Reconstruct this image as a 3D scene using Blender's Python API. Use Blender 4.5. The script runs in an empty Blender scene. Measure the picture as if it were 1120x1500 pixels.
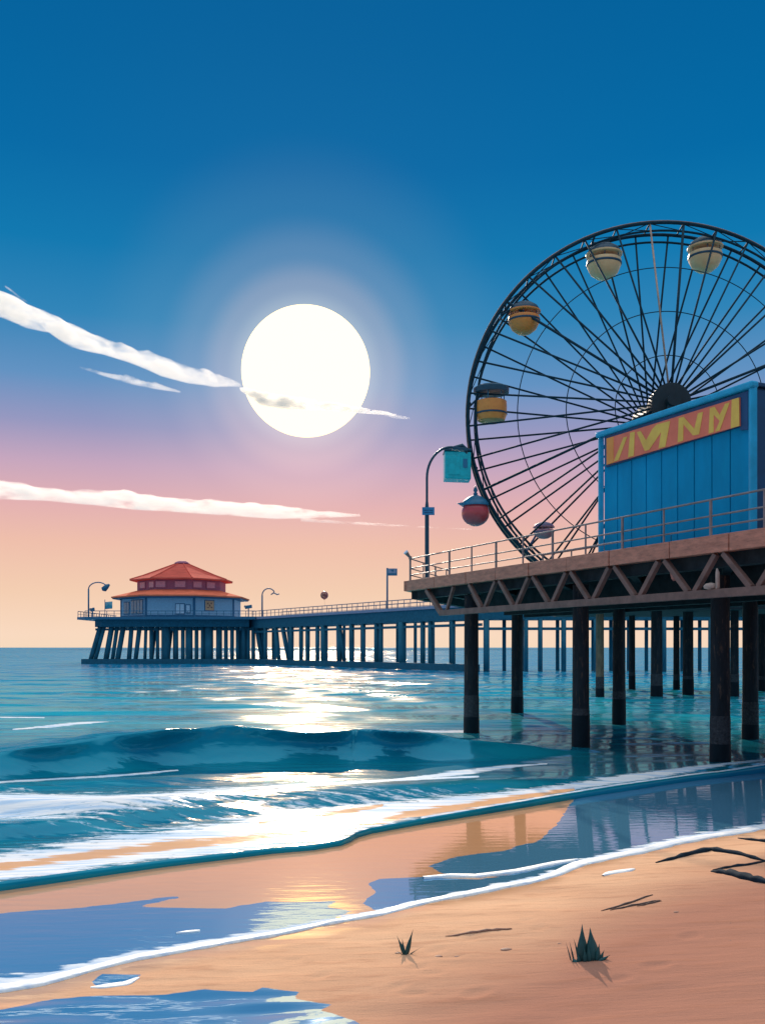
import bpy, bmesh, math, random
import numpy as np
from mathutils import Vector, Matrix, noise as mnoise
random.seed(7)
SC = bpy.context.scene
COL = SC.collection
R = math.radians
F = 1400.0            # focal length in photograph pixels
CH = 3.0              # eye height above the sea

# ------------------------------------------------------------------ camera
cam_d = bpy.data.cameras.new('camera')
cam = bpy.data.objects.new('camera', cam_d); COL.objects.link(cam)
cam.location = (0, 0, CH); cam.rotation_euler = (R(90), 0, 0)
cam_d.sensor_fit = 'VERTICAL'; cam_d.sensor_height = 36.0
cam_d.lens = 36.0 * F / 1500.0
cam_d.shift_y = 198.0 / 1500.0
cam_d.clip_start = 0.1; cam_d.clip_end = 20000
SC.camera = cam

# ------------------------------------------------------------------ world
SUN_DIR = Vector((-112 / F, 1.0, 403 / F)).normalized()
W = bpy.data.worlds.new('World'); SC.world = W; W.use_nodes = True
nt = W.node_tree; N = nt.nodes; LK = nt.links
N.clear()
def nd(tree, t, **kw):
    n = tree.nodes.new(t)
    for k, v in kw.items(): setattr(n, k, v)
    return n
out = nd(nt, 'ShaderNodeOutputWorld'); bg = nd(nt, 'ShaderNodeBackground')
tc = nd(nt, 'ShaderNodeTexCoord')
sep = nd(nt, 'ShaderNodeSeparateXYZ'); LK.new(tc.outputs['Generated'], sep.inputs[0])
ramp = nd(nt, 'ShaderNodeValToRGB')
def lin(c):
    return tuple(((v / 255) / 12.92 if v / 255 <= 0.04045 else ((v / 255 + 0.055) / 1.055) ** 2.4) for v in c)
def sky_stop(y, c): return (math.sin(math.atan((948 - y) / F)), lin(c))
stops = [(0.0, lin((246, 217, 190))), sky_stop(930, (248, 217, 192)), sky_stop(870, (243, 205, 177)), sky_stop(800, (238, 190, 171)),
         sky_stop(745, (226, 176, 178)), sky_stop(690, (198, 166, 190)), sky_stop(635, (150, 152, 192)), sky_stop(570, (98, 146, 194)), sky_stop(480, (46, 132, 184)),
         sky_stop(380, (10, 120, 176)), sky_stop(250, (0, 106, 166)), sky_stop(100, (0, 100, 159)), sky_stop(0, (0, 97, 156)),
         (0.64, (0.02, 0.20, 0.40)), (0.80, (0.95, 1.10, 1.22)), (1.0, (1.28, 1.36, 1.45))]  # unseen overhead stops raised to brighten the camera-facing sides
cr = ramp.color_ramp
while len(cr.elements) > 1: cr.elements.remove(cr.elements[0])
cr.elements[0].position = stops[0][0]; cr.elements[0].color = stops[0][1] + (1,)
for p, c in stops[1:]:
    e = cr.elements.new(p); e.color = tuple(c) + (1,)
LK.new(sep.outputs['Z'], ramp.inputs['Fac'])
# circumsolar glow, by angle from the sun
dot = nd(nt, 'ShaderNodeVectorMath', operation='DOT_PRODUCT'); LK.new(tc.outputs['Generated'], dot.inputs[0]); dot.inputs[1].default_value = SUN_DIR
ac = nd(nt, 'ShaderNodeMath', operation='ARCCOSINE'); LK.new(dot.outputs['Value'], ac.inputs[0])
glow = nd(nt, 'ShaderNodeValToRGB'); LK.new(ac.outputs[0], glow.inputs['Fac'])
g = glow.color_ramp; g.interpolation = 'EASE'
g.elements[0].position = 0.060; g.elements[0].color = (0.34, 0.25, 0.14, 1)
g.elements[1].position = 0.22; g.elements[1].color = (0, 0, 0, 1)
for p, c in ((0.082, (0.22, 0.14, 0.07, 1)), (0.11, (0.09, 0.065, 0.035, 1)), (0.15, (0.020, 0.020, 0.010, 1))):
    e = g.elements.new(p); e.color = c
# daylight sky texture, scaled down to a trace beside the ramps
SKY_EL, SKY_AZ = R(22.5), math.atan2(-112, F)
st = nd(nt, 'ShaderNodeTexSky'); st.sky_type = 'NISHITA'; st.sun_disc = False
st.sun_elevation = SKY_EL; st.sun_rotation = SKY_AZ
sm = nd(nt, 'ShaderNodeMixRGB', blend_type='MULTIPLY'); sm.inputs[0].default_value = 1; sm.inputs[2].default_value = (0.0003, 0.0003, 0.0003, 1)
LK.new(st.outputs[0], sm.inputs[1])
a1 = nd(nt, 'ShaderNodeMixRGB', blend_type='ADD'); a1.inputs[0].default_value = 1
a2 = nd(nt, 'ShaderNodeMixRGB', blend_type='ADD'); a2.inputs[0].default_value = 1
back = nd(nt, 'ShaderNodeValToRGB'); LK.new(sep.outputs['Z'], back.inputs['Fac'])
bk = back.color_ramp; bk.elements[0].position = 0.0; bk.elements[0].color = (0.36, 0.42, 0.54, 1); bk.elements[1].position = 1.0; bk.elements[1].color = (1.28, 1.36, 1.45, 1)
for p, c in ((0.10, (0.34, 0.36, 0.50)), (0.28, (0.13, 0.34, 0.56)), (0.55, (0.03, 0.26, 0.48)), (0.64, (0.04, 0.28, 0.50)), (0.80, (0.95, 1.10, 1.22))):  # sky behind the camera, its top brightened likewise as fill light
    e = bk.elements.new(p); e.color = c + (1,)
bm_ = nd(nt, 'ShaderNodeMapRange'); bm_.interpolation_type = 'SMOOTHSTEP'; LK.new(sep.outputs['Y'], bm_.inputs['Value']); bm_.inputs['From Min'].default_value = 0.45; bm_.inputs['From Max'].default_value = -0.35
mb_ = nd(nt, 'ShaderNodeMixRGB'); LK.new(bm_.outputs[0], mb_.inputs[0]); LK.new(ramp.outputs[0], mb_.inputs[1]); LK.new(back.outputs[0], mb_.inputs[2])
LK.new(mb_.outputs[0], a1.inputs[1]); LK.new(glow.outputs[0], a1.inputs[2])
LK.new(a1.outputs[0], a2.inputs[1]); LK.new(sm.outputs[0], a2.inputs[2])
LK.new(a2.outputs[0], bg.inputs[0]); bg.inputs[1].default_value = 1.0
LK.new(bg.outputs[0], out.inputs[0])

# ------------------------------------------------------------------ sun lamp
sd = bpy.data.lights.new('sunlight', 'SUN'); sd.energy = 3.8; sd.angle = R(0.6); sd.color = (1.0, 0.86, 0.70)
so = bpy.data.objects.new('sunlight', sd); COL.objects.link(so)
ldir = Vector((math.sin(SKY_AZ) * math.cos(SKY_EL), math.cos(SKY_AZ) * math.cos(SKY_EL), math.sin(SKY_EL)))
so.rotation_euler = ldir.to_track_quat('Z', 'Y').to_euler()
SC.view_settings.view_transform = 'Standard'; SC.view_settings.look = 'None'
SC.view_settings.exposure = 0.0; SC.view_settings.gamma = 1.0
SC.cycles.max_bounces = 10; SC.cycles.volume_bounces = 6; SC.cycles.diffuse_bounces = 5; SC.cycles.transmission_bounces = 8; SC.cycles.transparent_max_bounces = 12

# ------------------------------------------------------------------ materials
def new_mat(name):
    m = bpy.data.materials.new(name); m.use_nodes = True
    return m, m.node_tree, m.node_tree.nodes['Principled BSDF']
def mat(name, color, rough=0.6, metal=0.0, var=0.25, scale=(3, 3, 3), bump=0.15, bscale=None, wear=None, wear_amt=0.35, spec=0.5):
    """painted / wooden / metal surface: tone variation, optional wear patches, fine bump"""
    m, t, b = new_mat(name)
    tcn = nd(t, 'ShaderNodeTexCoord'); mp = nd(t, 'ShaderNodeMapping'); mp.inputs['Scale'].default_value = scale
    t.links.new(tcn.outputs['Object'], mp.inputs[0])
    n1 = nd(t, 'ShaderNodeTexNoise'); n1.inputs['Scale'].default_value = 1.0; n1.inputs['Detail'].default_value = 6; n1.inputs['Roughness'].default_value = 0.65
    t.links.new(mp.outputs[0], n1.inputs['Vector'])
    rp = nd(t, 'ShaderNodeValToRGB'); t.links.new(n1.outputs['Fac'], rp.inputs[0])
    lo = tuple(v * (1 - var) for v in color); hi = tuple(min(1, v * (1 + var)) for v in color)
    rp.color_ramp.elements[0].position = 0.3; rp.color_ramp.elements[0].color = lo + (1,)
    rp.color_ramp.elements[1].position = 0.7; rp.color_ramp.elements[1].color = hi + (1,)
    last = rp.outputs[0]
    if wear:
        n2 = nd(t, 'ShaderNodeTexNoise'); n2.inputs['Scale'].default_value = 2.2; n2.inputs['Detail'].default_value = 8; n2.inputs['Roughness'].default_value = 0.7
        t.links.new(mp.outputs[0], n2.inputs['Vector'])
        r2 = nd(t, 'ShaderNodeValToRGB'); t.links.new(n2.outputs['Fac'], r2.inputs[0])
        r2.color_ramp.elements[0].position = 0.56; r2.color_ramp.elements[0].color = (0, 0, 0, 1)
        r2.color_ramp.elements[1].position = 0.66; r2.color_ramp.elements[1].color = (wear_amt,) * 3 + (1,)
        mx = nd(t, 'ShaderNodeMixRGB'); t.links.new(r2.outputs[0], mx.inputs[0]); t.links.new(last, mx.inputs[1]); mx.inputs[2].default_value = tuple(wear) + (1,)
        last = mx.outputs[0]
    t.links.new(last, b.inputs['Base Color'])
    b.inputs['Roughness'].default_value = rough; b.inputs['Metallic'].default_value = metal
    b.inputs['Specular IOR Level'].default_value = spec
    if bump:
        n3 = nd(t, 'ShaderNodeTexNoise'); n3.inputs['Scale'].default_value = 4; n3.inputs['Detail'].default_value = 5
        t.links.new(mp.outputs[0], n3.inputs['Vector'])
        bp = nd(t, 'ShaderNodeBump'); bp.inputs['Strength'].default_value = bump; bp.inputs['Distance'].default_value = 0.02
        t.links.new(n3.outputs['Fac'], bp.inputs['Height']); t.links.new(bp.outputs[0], b.inputs['Normal'])
    return m
M = {}
M['deck_wood'] = mat('deck_wood', (0.54, 0.205, 0.135), 0.7, scale=(2.5, 2.5, 10), wear=(0.16, 0.07, 0.045), var=0.3)
M['plank_gap'] = mat('dark_joint', (0.06, 0.035, 0.03), 0.8)
M['truss'] = mat('weathered_steel', (0.20, 0.105, 0.085), 0.65, scale=(3, 3, 3), wear=(0.15, 0.09, 0.08), var=0.3)
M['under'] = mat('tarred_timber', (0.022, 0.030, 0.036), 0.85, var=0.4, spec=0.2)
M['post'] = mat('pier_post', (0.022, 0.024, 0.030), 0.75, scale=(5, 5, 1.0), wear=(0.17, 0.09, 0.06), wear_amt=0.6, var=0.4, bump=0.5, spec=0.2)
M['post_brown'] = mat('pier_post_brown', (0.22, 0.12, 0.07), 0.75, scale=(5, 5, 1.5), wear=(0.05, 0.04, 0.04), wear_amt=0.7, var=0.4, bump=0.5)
M['post_wet'] = mat('wet_post_foot', (0.008, 0.014, 0.020), 0.6, spec=0.15, scale=(5, 5, 2), var=0.3)
M['barnacle'] = mat('barnacle_crust', (0.06, 0.055, 0.06), 0.9, scale=(14, 14, 14), wear=(0.22, 0.17, 0.15), wear_amt=0.7, var=0.5, bump=0.8, spec=0.15)
M['rail'] = mat('grey_rail', (0.30, 0.22, 0.21), 0.5, metal=0.3, var=0.25, wear=(0.12, 0.12, 0.13))
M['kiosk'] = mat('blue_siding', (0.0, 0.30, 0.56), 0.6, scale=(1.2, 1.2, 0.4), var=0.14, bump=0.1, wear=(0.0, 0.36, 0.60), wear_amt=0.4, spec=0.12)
M['kiosk_trim'] = mat('light_blue_trim', (0.02, 0.40, 0.66), 0.45, spec=0.3, var=0.15, bump=0.05)
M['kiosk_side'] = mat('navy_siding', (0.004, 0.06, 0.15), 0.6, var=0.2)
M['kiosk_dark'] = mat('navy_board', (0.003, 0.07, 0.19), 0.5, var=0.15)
M['sign_red'] = mat('sign_red', (1.0, 0.20, 0.11), 0.5, scale=(2, 2, 2), var=0.15, bump=0)
M['sign_yellow'] = mat('sign_yellow', (1.0, 0.55, 0.09), 0.5, scale=(2, 2, 2), var=0.15, bump=0)
M['sign_orange'] = mat('sign_orange', (1.0, 0.33, 0.06), 0.5, scale=(2, 2, 2), var=0.15, bump=0)
M['wheel'] = mat('wheel_navy', (0.010, 0.040, 0.062), 0.75, spec=0.2, metal=0.2, var=0.3, bump=0)
M['wheel_edge'] = mat('wheel_bronze', (0.34, 0.20, 0.14), 0.5, metal=0.2, var=0.3, bump=0)
M['spoke_pale'] = mat('spoke_bronze', (0.42, 0.27, 0.20), 0.45, metal=0.2, var=0.3, bump=0)
M['hub'] = mat('hub_black', (0.006, 0.014, 0.020), 0.6, var=0.3)
M['cream'] = mat('cream_shell', (1.0, 0.56, 0.27), 0.4, var=0.12, bump=0)
M['orange'] = mat('orange_shell', (1.0, 0.29, 0.055), 0.4, var=0.12, bump=0)
M['red'] = mat('red_shell', (0.72, 0.07, 0.075), 0.18, var=0.1, bump=0)
M['pinkish'] = mat('faded_red_shell', (0.70, 0.22, 0.24), 0.4, var=0.15, bump=0)
M['mauve'] = mat('mauve_canopy', (0.20, 0.14, 0.24), 0.5, var=0.15, bump=0)
M['teal'] = mat('teal_panel', (0.0, 0.46, 0.50), 0.35, var=0.2, bump=0.05)
M['canopy'] = mat('navy_canopy', (0.012, 0.06, 0.10), 0.5, var=0.25, bump=0)
M['hat'] = mat('blue_canopy', (0.02, 0.16, 0.28), 0.45, var=0.2, bump=0)
M['lamp'] = mat('lamp_post_blue', (0.012, 0.075, 0.12), 0.45, metal=0.2, var=0.25, bump=0)
M['lamp_sign'] = mat('lamp_sign_blue', (0.03, 0.26, 0.50), 0.5, var=0.2, bump=0)
M['lamp_mark'] = mat('lamp_sign_mark', (0.01, 0.09, 0.22), 0.5, var=0.2, bump=0)
M['far_post'] = mat('far_pier_timber', (0.025, 0.135, 0.19), 0.8, scale=(1, 1, .3), var=0.35, spec=0.2)  # lifted to a paler teal, putting distance haze into the colour
M['far_beam'] = mat('far_pier_beam', (0.025, 0.13, 0.185), 0.8, var=0.25, spec=0.2)  # same haze lift as the far posts
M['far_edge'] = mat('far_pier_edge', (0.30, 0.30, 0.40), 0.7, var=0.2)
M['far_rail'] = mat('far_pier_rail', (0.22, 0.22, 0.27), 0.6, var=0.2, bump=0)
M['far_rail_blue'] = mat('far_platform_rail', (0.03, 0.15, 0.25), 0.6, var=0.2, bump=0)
M['roof'] = mat('red_roof_tile', (0.74, 0.125, 0.085), 0.95, spec=0.05, scale=(.6, .6, 3), var=0.2)
M['roof_low'] = mat('orange_roof_tile', (0.88, 0.19, 0.10), 0.95, spec=0.05, scale=(.6, .6, 3), var=0.2)
M['pav_upper'] = mat('plum_wall', (0.40, 0.11, 0.17), 0.7, var=0.15)
M['pav_lower'] = mat('slate_blue_wall', (0.40, 0.56, 0.70), 0.7, var=0.12)
M['pav_trim'] = mat('pavilion_trim_blue', (0.03, 0.15, 0.28), 0.6, var=0.15)
M['pav_red'] = mat('pavilion_red_wall', (0.55, 0.14, 0.15), 0.7, var=0.15)
M['glass_teal'] = mat('teal_glass', (0.05, 0.26, 0.36), 0.12, var=0.3, bump=0)
M['glass_pink'] = mat('pink_blind', (0.70, 0.26, 0.30), 0.3, var=0.2, bump=0)
M['pale'] = mat('pale_panel', (0.70, 0.75, 0.85), 0.5, var=0.15, bump=0)
M['poster'] = mat('orange_poster', (0.90, 0.42, 0.22), 0.5, var=0.15, bump=0)
M['poster_mark'] = mat('poster_mark', (0.35, 0.10, 0.06), 0.5, var=0.15, bump=0)
M['balloon'] = mat('brick_red_rubber', (0.36, 0.085, 0.075), 0.3, var=0.2, bump=0)
M['grass'] = mat('beach_grass', (0.012, 0.075, 0.078), 0.7, scale=(20, 20, 4), var=0.35, bump=0)
M['weed'] = mat('dried_seaweed', (0.10, 0.055, 0.045), 0.8, scale=(15, 15, 15), var=0.4)
M['streak_dark'] = mat('shadow_streak_dark', (0.010, 0.022, 0.035), 0.85, spec=0.1, scale=(15, 15, 15), var=0.4)  # near-black colour of the shadow streaks built as solids
M['pebble'] = mat('brown_pebble', (0.28, 0.13, 0.085), 0.7, scale=(30, 30, 30), var=0.3)
M['buoy'] = mat('faded_fender', (0.62, 0.25, 0.20), 0.6, scale=(8, 8, 8), var=0.25)
M['bundle'] = mat('pale_canvas', (0.52, 0.36, 0.30), 0.8, scale=(6, 6, 6), var=0.25)

# ------------------------------------------------------------------ mesh helpers
class MB:
    def __init__(s): s.v = []; s.f = []
    def add(s, vs, fs):
        o = len(s.v); s.v += [tuple(v) for v in vs]; s.f += [tuple(i + o for i in f) for f in fs]; return s
    def frame_box(s, c, ax, ay, az):
        """box by centre and three half-axis vectors"""
        c, ax, ay, az = map(Vector, (c, ax, ay, az))
        vs = [c + sx * ax + sy * ay + sz * az for sz in (-1, 1) for sy in (-1, 1) for sx in (-1, 1)]
        fs = [(0, 2, 3, 1), (4, 5, 7, 6), (0, 1, 5, 4), (2, 6, 7, 3), (0, 4, 6, 2), (1, 3, 7, 5)]
        return s.add(vs, fs)
    def box(s, c, d):
        return s.frame_box(c, (d[0] / 2, 0, 0), (0, d[1] / 2, 0), (0, 0, d[2] / 2))
    def bar(s, a, b, w, h, up=(0, 0, 1)):
        a, b = Vector(a), Vector(b); d = b - a; L = d.length; d.normalize()
        up = Vector(up)
        if abs(d.dot(up)) > 0.98: up = Vector((1, 0, 0))
        sd_ = d.cross(up).normalized(); u2 = sd_.cross(d).normalized()
        return s.frame_box((a + b) / 2, d * L / 2, sd_ * w / 2, u2 * h / 2)
    def tube(s, pts, rad, n=8, cap=True, closed=False):
        pts = [Vector(p) for p in pts]; m = len(pts)
        rads = rad if isinstance(rad, (list, tuple)) else [rad] * m
        ref = None; vs = []
        for i, p in enumerate(pts):
            if closed: d = pts[(i + 1) % m] - pts[i - 1]
            else: d = pts[min(i + 1, m - 1)] - pts[max(i - 1, 0)]
            d.normalize()
            if ref is None:
                ref = Vector((0, 0, 1)) if abs(d.z) < 0.9 else Vector((1, 0, 0))
            x = (ref - d * ref.dot(d)).normalized(); ref = x; y = d.cross(x)
            for k in range(n):
                a = 2 * math.pi * k / n
                vs.append(p + (x * math.cos(a) + y * math.sin(a)) * rads[i])
        fs = []
        for i in range(m if closed else m - 1):
            j = (i + 1) % m
            for k in range(n):
                fs.append((i * n + k, i * n + (k + 1) % n, j * n + (k + 1) % n, j * n + k))
        if cap and not closed:
            fs.append(tuple(range(n))[::-1]); fs.append(tuple((m - 1) * n + k for k in range(n)))
        return s.add(vs, fs)
    def lathe(s, prof, c=(0, 0, 0), n=20):
        """profile of (radius, z) turned about a vertical axis"""
        vs = []; m = len(prof)
        for r, z in prof:
            for k in range(n):
                a = 2 * math.pi * k / n
                vs.append((c[0] + r * math.cos(a), c[1] + r * math.sin(a), c[2] + z))
        fs = []
        for i in range(m - 1):
            for k in range(n):
                fs.append((i * n + k, i * n + (k + 1) % n, (i + 1) * n + (k + 1) % n, (i + 1) * n + k))
        fs.append(tuple(range(n))[::-1]); fs.append(tuple((m - 1) * n + k for k in range(n)))
        return s.add(vs, fs)
    def prism(s, poly, off):
        """planar polygon extruded by a vector"""
        off = Vector(off); n = len(poly); a = [Vector(p) for p in poly]
        vs = a + [p + off for p in a]
        fs = [tuple(range(n))[::-1], tuple(range(n, 2 * n))] + [(i, (i + 1) % n, (i + 1) % n + n, i + n) for i in range(n)]
        return s.add(vs, fs)
ORG = {}
def setp(o, label=None, cat=None, group=None, kind=None):
    if label: o['label'] = label
    if cat: o['category'] = cat
    if group: o['group'] = group
    if kind: o['kind'] = kind
    return o
def thing(name, label, cat, loc=(0, 0, 0), group=None):
    o = bpy.data.objects.new(name, None); COL.objects.link(o); o.location = loc; o.empty_display_size = 0.3
    ORG[o.name] = Vector(loc)
    return setp(o, label, cat, group)
def build(name, mb, material, parent=None, smooth=False, local=False, bevel=0, loc=None, label=None):
    me = bpy.data.meshes.new(name)
    org = ORG.get(parent.name, Vector()) if parent else Vector(loc or (0, 0, 0))
    vs = mb.v if local else [(v[0] - org.x, v[1] - org.y, v[2] - org.z) for v in mb.v]
    me.from_pydata(vs, [], mb.f)
    bm = bmesh.new(); bm.from_mesh(me); bmesh.ops.recalc_face_normals(bm, faces=bm.faces); bm.to_mesh(me); bm.free()
    me.materials.append(material)
    if smooth:
        for p in me.polygons: p.use_smooth = True
    o = bpy.data.objects.new(name, me); COL.objects.link(o)
    if parent: o.parent = parent
    else: o.location = org
    ORG[o.name] = org
    if smooth == 'auto':
        md = o.modifiers.new('edges', 'EDGE_SPLIT'); md.split_angle = R(40)
    if bevel:
        md = o.modifiers.new('bevel', 'BEVEL'); md.width = bevel; md.segments = 2; md.limit_method = 'ANGLE'
    if label: o['label'] = label
    return o
def at(px, py, Y): return Vector(((px - 560) / F * Y, Y, CH + (948 - py) / F * Y))
def ground(px, py, z=0.0):
    Y = F * (CH - z) / (py - 948.0)
    return Vector(((px - 560) / F * Y, Y, z))
def on_plane(px, py, p0, n):
    d = Vector(((px - 560) / F, 1.0, (948 - py) / F)); o = Vector((0, 0, CH))
    t = (Vector(p0) - o).dot(n) / d.dot(n)
    return o + d * t

# ------------------------------------------------------------------ shore lines traced on the ground (picture points thrown onto the beach plane)
S3 = [(-2600, 1760), (-1200, 1600), (-500, 1530), (-200, 1480), (0, 1450), (60, 1440), (130, 1421), (200, 1402), (300, 1385), (400, 1368), (480, 1352), (560, 1337), (600, 1326), (700, 1306),
      (780, 1290), (815, 1281), (850, 1266), (900, 1255), (1000, 1232), (1120, 1212), (1400, 1168), (2600, 1100), (5000, 1060)]
S2 = [(-2600, 1450), (-1200, 1390), (-500, 1345), (-200, 1322), (0, 1305), (100, 1290), (180, 1278), (250, 1268), (330, 1258), (400, 1249), (460, 1244), (500, 1237), (514, 1231), (522, 1225), (545, 1218),
      (620, 1204), (720, 1187), (860, 1163), (1000, 1141), (1120, 1126), (1400, 1095), (2600, 1050), (5000, 1020)]
def interp(line, x):
    a = np.array(line, float); return np.interp(x, a[:, 0], a[:, 1])
def poly_sd(PX, PY, poly):
    a = np.array(poly, float); n = len(a)
    d2 = np.full(PX.shape, 1e18); inside = np.zeros(PX.shape, bool)
    for i in range(n):
        x0, y0 = a[i]; x1, y1 = a[(i + 1) % n]
        ex, ey = x1 - x0, y1 - y0
        t = np.clip(((PX - x0) * ex + (PY - y0) * ey) / (ex * ex + ey * ey + 1e-9), 0, 1)
        d2 = np.minimum(d2, (PX - x0 - t * ex) ** 2 + (PY - y0 - t * ey) ** 2)
        c = ((y0 > PY) != (y1 > PY)) & (PX < (x1 - x0) * (PY - y0) / (y1 - y0 + 1e-12) + x0)
        inside ^= c
    d = np.sqrt(d2); return np.where(inside, d, -d)
def grid_mesh(name, V, nr, nc, material, attrs):
    me = bpy.data.meshes.new(name)
    idx = np.arange(nr * nc).reshape(nr, nc)
    q = np.stack([idx[:-1, :-1], idx[:-1, 1:], idx[1:, 1:], idx[1:, :-1]], -1).reshape(-1, 4)
    me.from_pydata(V.reshape(-1, 3).tolist(), [], q.tolist())
    for k, v in attrs.items():
        at_ = me.attributes.new(k, 'FLOAT', 'POINT'); at_.data.foreach_set('value', np.ascontiguousarray(v, dtype=np.float32).ravel())
    me.polygons.foreach_set('use_smooth', [True] * len(me.polygons))
    me.materials.append(material)
    if sum(p.normal.z for p in list(me.polygons)[:200]) < 0: me.flip_normals()
    o = bpy.data.objects.new(name, me); COL.objects.link(o); return o
cols = np.concatenate([[-6000, -4000, -2600, -1800, -1200, -800, -500, -350], np.arange(-240, 1361, 5.0), [1450, 1600, 1900, 2400, 3200, 4500, 6500]])
NC = len(cols)

# shared shader pieces
def attr(t, name):
    n = nd(t, 'ShaderNodeAttribute'); n.attribute_name = name; return n.outputs['Fac']
def mth(t, op, a, b=None, clamp=False):
    n = nd(t, 'ShaderNodeMath', operation=op); n.use_clamp = clamp
    for i, v in enumerate((a, b)):
        if v is None: continue
        if isinstance(v, (int, float)): n.inputs[i].default_value = v
        else: t.links.new(v, n.inputs[i])
    return n.outputs[0]
def sstep(t, v, lo, hi):
    n = nd(t, 'ShaderNodeMapRange'); n.interpolation_type = 'SMOOTHSTEP'; t.links.new(v, n.inputs['Value'])
    n.inputs['From Min'].default_value = lo; n.inputs['From Max'].default_value = hi; return n.outputs[0]
def noise_n(t, scale, detail=5, rough=0.6, mscale=(1, 1, 1), rot=0.0, dist=0.0):
    g_ = nd(t, 'ShaderNodeNewGeometry'); mp = nd(t, 'ShaderNodeMapping'); mp.inputs['Scale'].default_value = mscale; mp.inputs['Rotation'].default_value = (0, 0, rot)
    t.links.new(g_.outputs['Position'], mp.inputs[0])
    n = nd(t, 'ShaderNodeTexNoise'); n.inputs['Scale'].default_value = scale; n.inputs['Detail'].default_value = detail; n.inputs['Roughness'].default_value = rough; n.inputs['Distortion'].default_value = dist
    t.links.new(mp.outputs[0], n.inputs['Vector']); return n.outputs['Fac']
def mixc(t, f, a, b):
    n = nd(t, 'ShaderNodeMixRGB')
    if isinstance(f, (int, float)): n.inputs[0].default_value = f
    else: t.links.new(f, n.inputs[0])
    for i, v in ((1, a), (2, b)):
        if isinstance(v, tuple): n.inputs[i].default_value = v + (1,)
        else: t.links.new(v, n.inputs[i])
    return n.outputs[0]
def mixs(t, f, a, b):
    n = nd(t, 'ShaderNodeMixShader')
    if isinstance(f, (int, float)): n.inputs[0].default_value = f
    else: t.links.new(f, n.inputs[0])
    t.links.new(a, n.inputs[1]); t.links.new(b, n.inputs[2]); return n.outputs[0]
def bumpn(t, h, strength, dist, prev=None):
    n = nd(t, 'ShaderNodeBump'); n.inputs['Strength'].default_value = strength; n.inputs['Distance'].default_value = dist
    t.links.new(h, n.inputs['Height'])
    if prev is not None: t.links.new(prev, n.inputs['Normal'])
    return n.outputs[0]
def diff(t, c, nrm=None):
    n = nd(t, 'ShaderNodeBsdfDiffuse')
    if isinstance(c, tuple): n.inputs[0].default_value = c + (1,)
    else: t.links.new(c, n.inputs[0])
    if nrm is not None: t.links.new(nrm, n.inputs['Normal'])
    return n.outputs[0]
def gloss(t, c, rough, nrm=None):
    n = nd(t, 'ShaderNodeBsdfGlossy'); n.inputs['Color'].default_value = c + (1,)
    n.inputs['Roughness'].default_value = rough
    if nrm is not None: t.links.new(nrm, n.inputs['Normal'])
    return n.outputs[0]

# ------------------------------------------------------------------ sand
def sand_material():
    m, t, b = new_mat('beach_sand'); t.nodes.remove(b); o = t.nodes['Material Output']
    film = attr(t, 'film'); damp = attr(t, 'damp'); inland = attr(t, 'inland')
    streak = noise_n(t, 1.0, 6, 0.6, (0.55, 3.2, 1), 0.28)
    fm = sstep(t, mth(t, 'ADD', film, mth(t, 'MULTIPLY', mth(t, 'SUBTRACT', streak, 0.5), 0.9)), -0.04, 0.06)
    big = noise_n(t, 0.5, 5, 0.6, (0.5, 1.6, 1), 0.3)
    fine = noise_n(t, 55, 4, 0.7)
    ripple = noise_n(t, 3.0, 6, 0.65, (0.5, 2.4, 1), 0.25)
    c = mixc(t, sstep(t, big, 0.35, 0.65), (0.86, 0.49, 0.29), (0.76, 0.41, 0.24))
    c = mixc(t, sstep(t, inland, 0.8, 5.0), c, (0.44, 0.20, 0.135))
    c = mixc(t, mth(t, 'MULTIPLY', sstep(t, ripple, 0.50, 0.68), 0.35), c, (0.40, 0.17, 0.10))
    c = mixc(t, mth(t, 'MULTIPLY', sstep(t, fine, 0.5, 0.75), 0.25), c, (0.32, 0.15, 0.09))
    nb = bumpn(t, ripple, 0.5, 0.035); nb = bumpn(t, fine, 0.45, 0.008, nb)
    dry = diff(t, c, nb)
    wob = noise_n(t, 2.2, 3, 0.5, (0.7, 3.0, 1), 0.25)
    nw = bumpn(t, wob, 0.07, 0.03)
    wetsand = mixs(t, 0.5, diff(t, mixc(t, 0.85, c, (0.82, 0.39, 0.18)), nb), gloss(t, (1.0, 0.84, 0.66), 0.05, nw))
    dry = mixs(t, damp, dry, wetsand)
    mirror = mixs(t, 0.58, diff(t, (0.10, 0.29, 0.44)), mixs(t, 0.28, gloss(t, (0.27, 0.48, 0.80), 0.025, nw), gloss(t, (1, .97, .95), 0.025, nw)))  # blue base and tint stand in for reflected upper sky
    rim = attr(t, 'rim'); lace = noise_n(t, 1.0, 6, 0.62, (1.6, 7.0, 1), 0.2)
    fo = sstep(t, mth(t, 'ADD', rim, mth(t, 'MULTIPLY', mth(t, 'SUBTRACT', lace, 0.5), 2.2)), 0.0, 0.25)
    foamc = mixc(t, sstep(t, lace, 0.45, 0.7), (0.60, 0.68, 0.80), (0.92, 0.88, 0.85))
    base = mixs(t, fm, dry, mirror)
    t.links.new(mixs(t, fo, base, diff(t, foamc, bumpn(t, lace, 0.5, 0.02))), o.inputs[0])
    return m
rows = np.concatenate([np.arange(1085, 1560, 3.0), [1575, 1600, 1640, 1700, 1800, 2000]])
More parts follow.
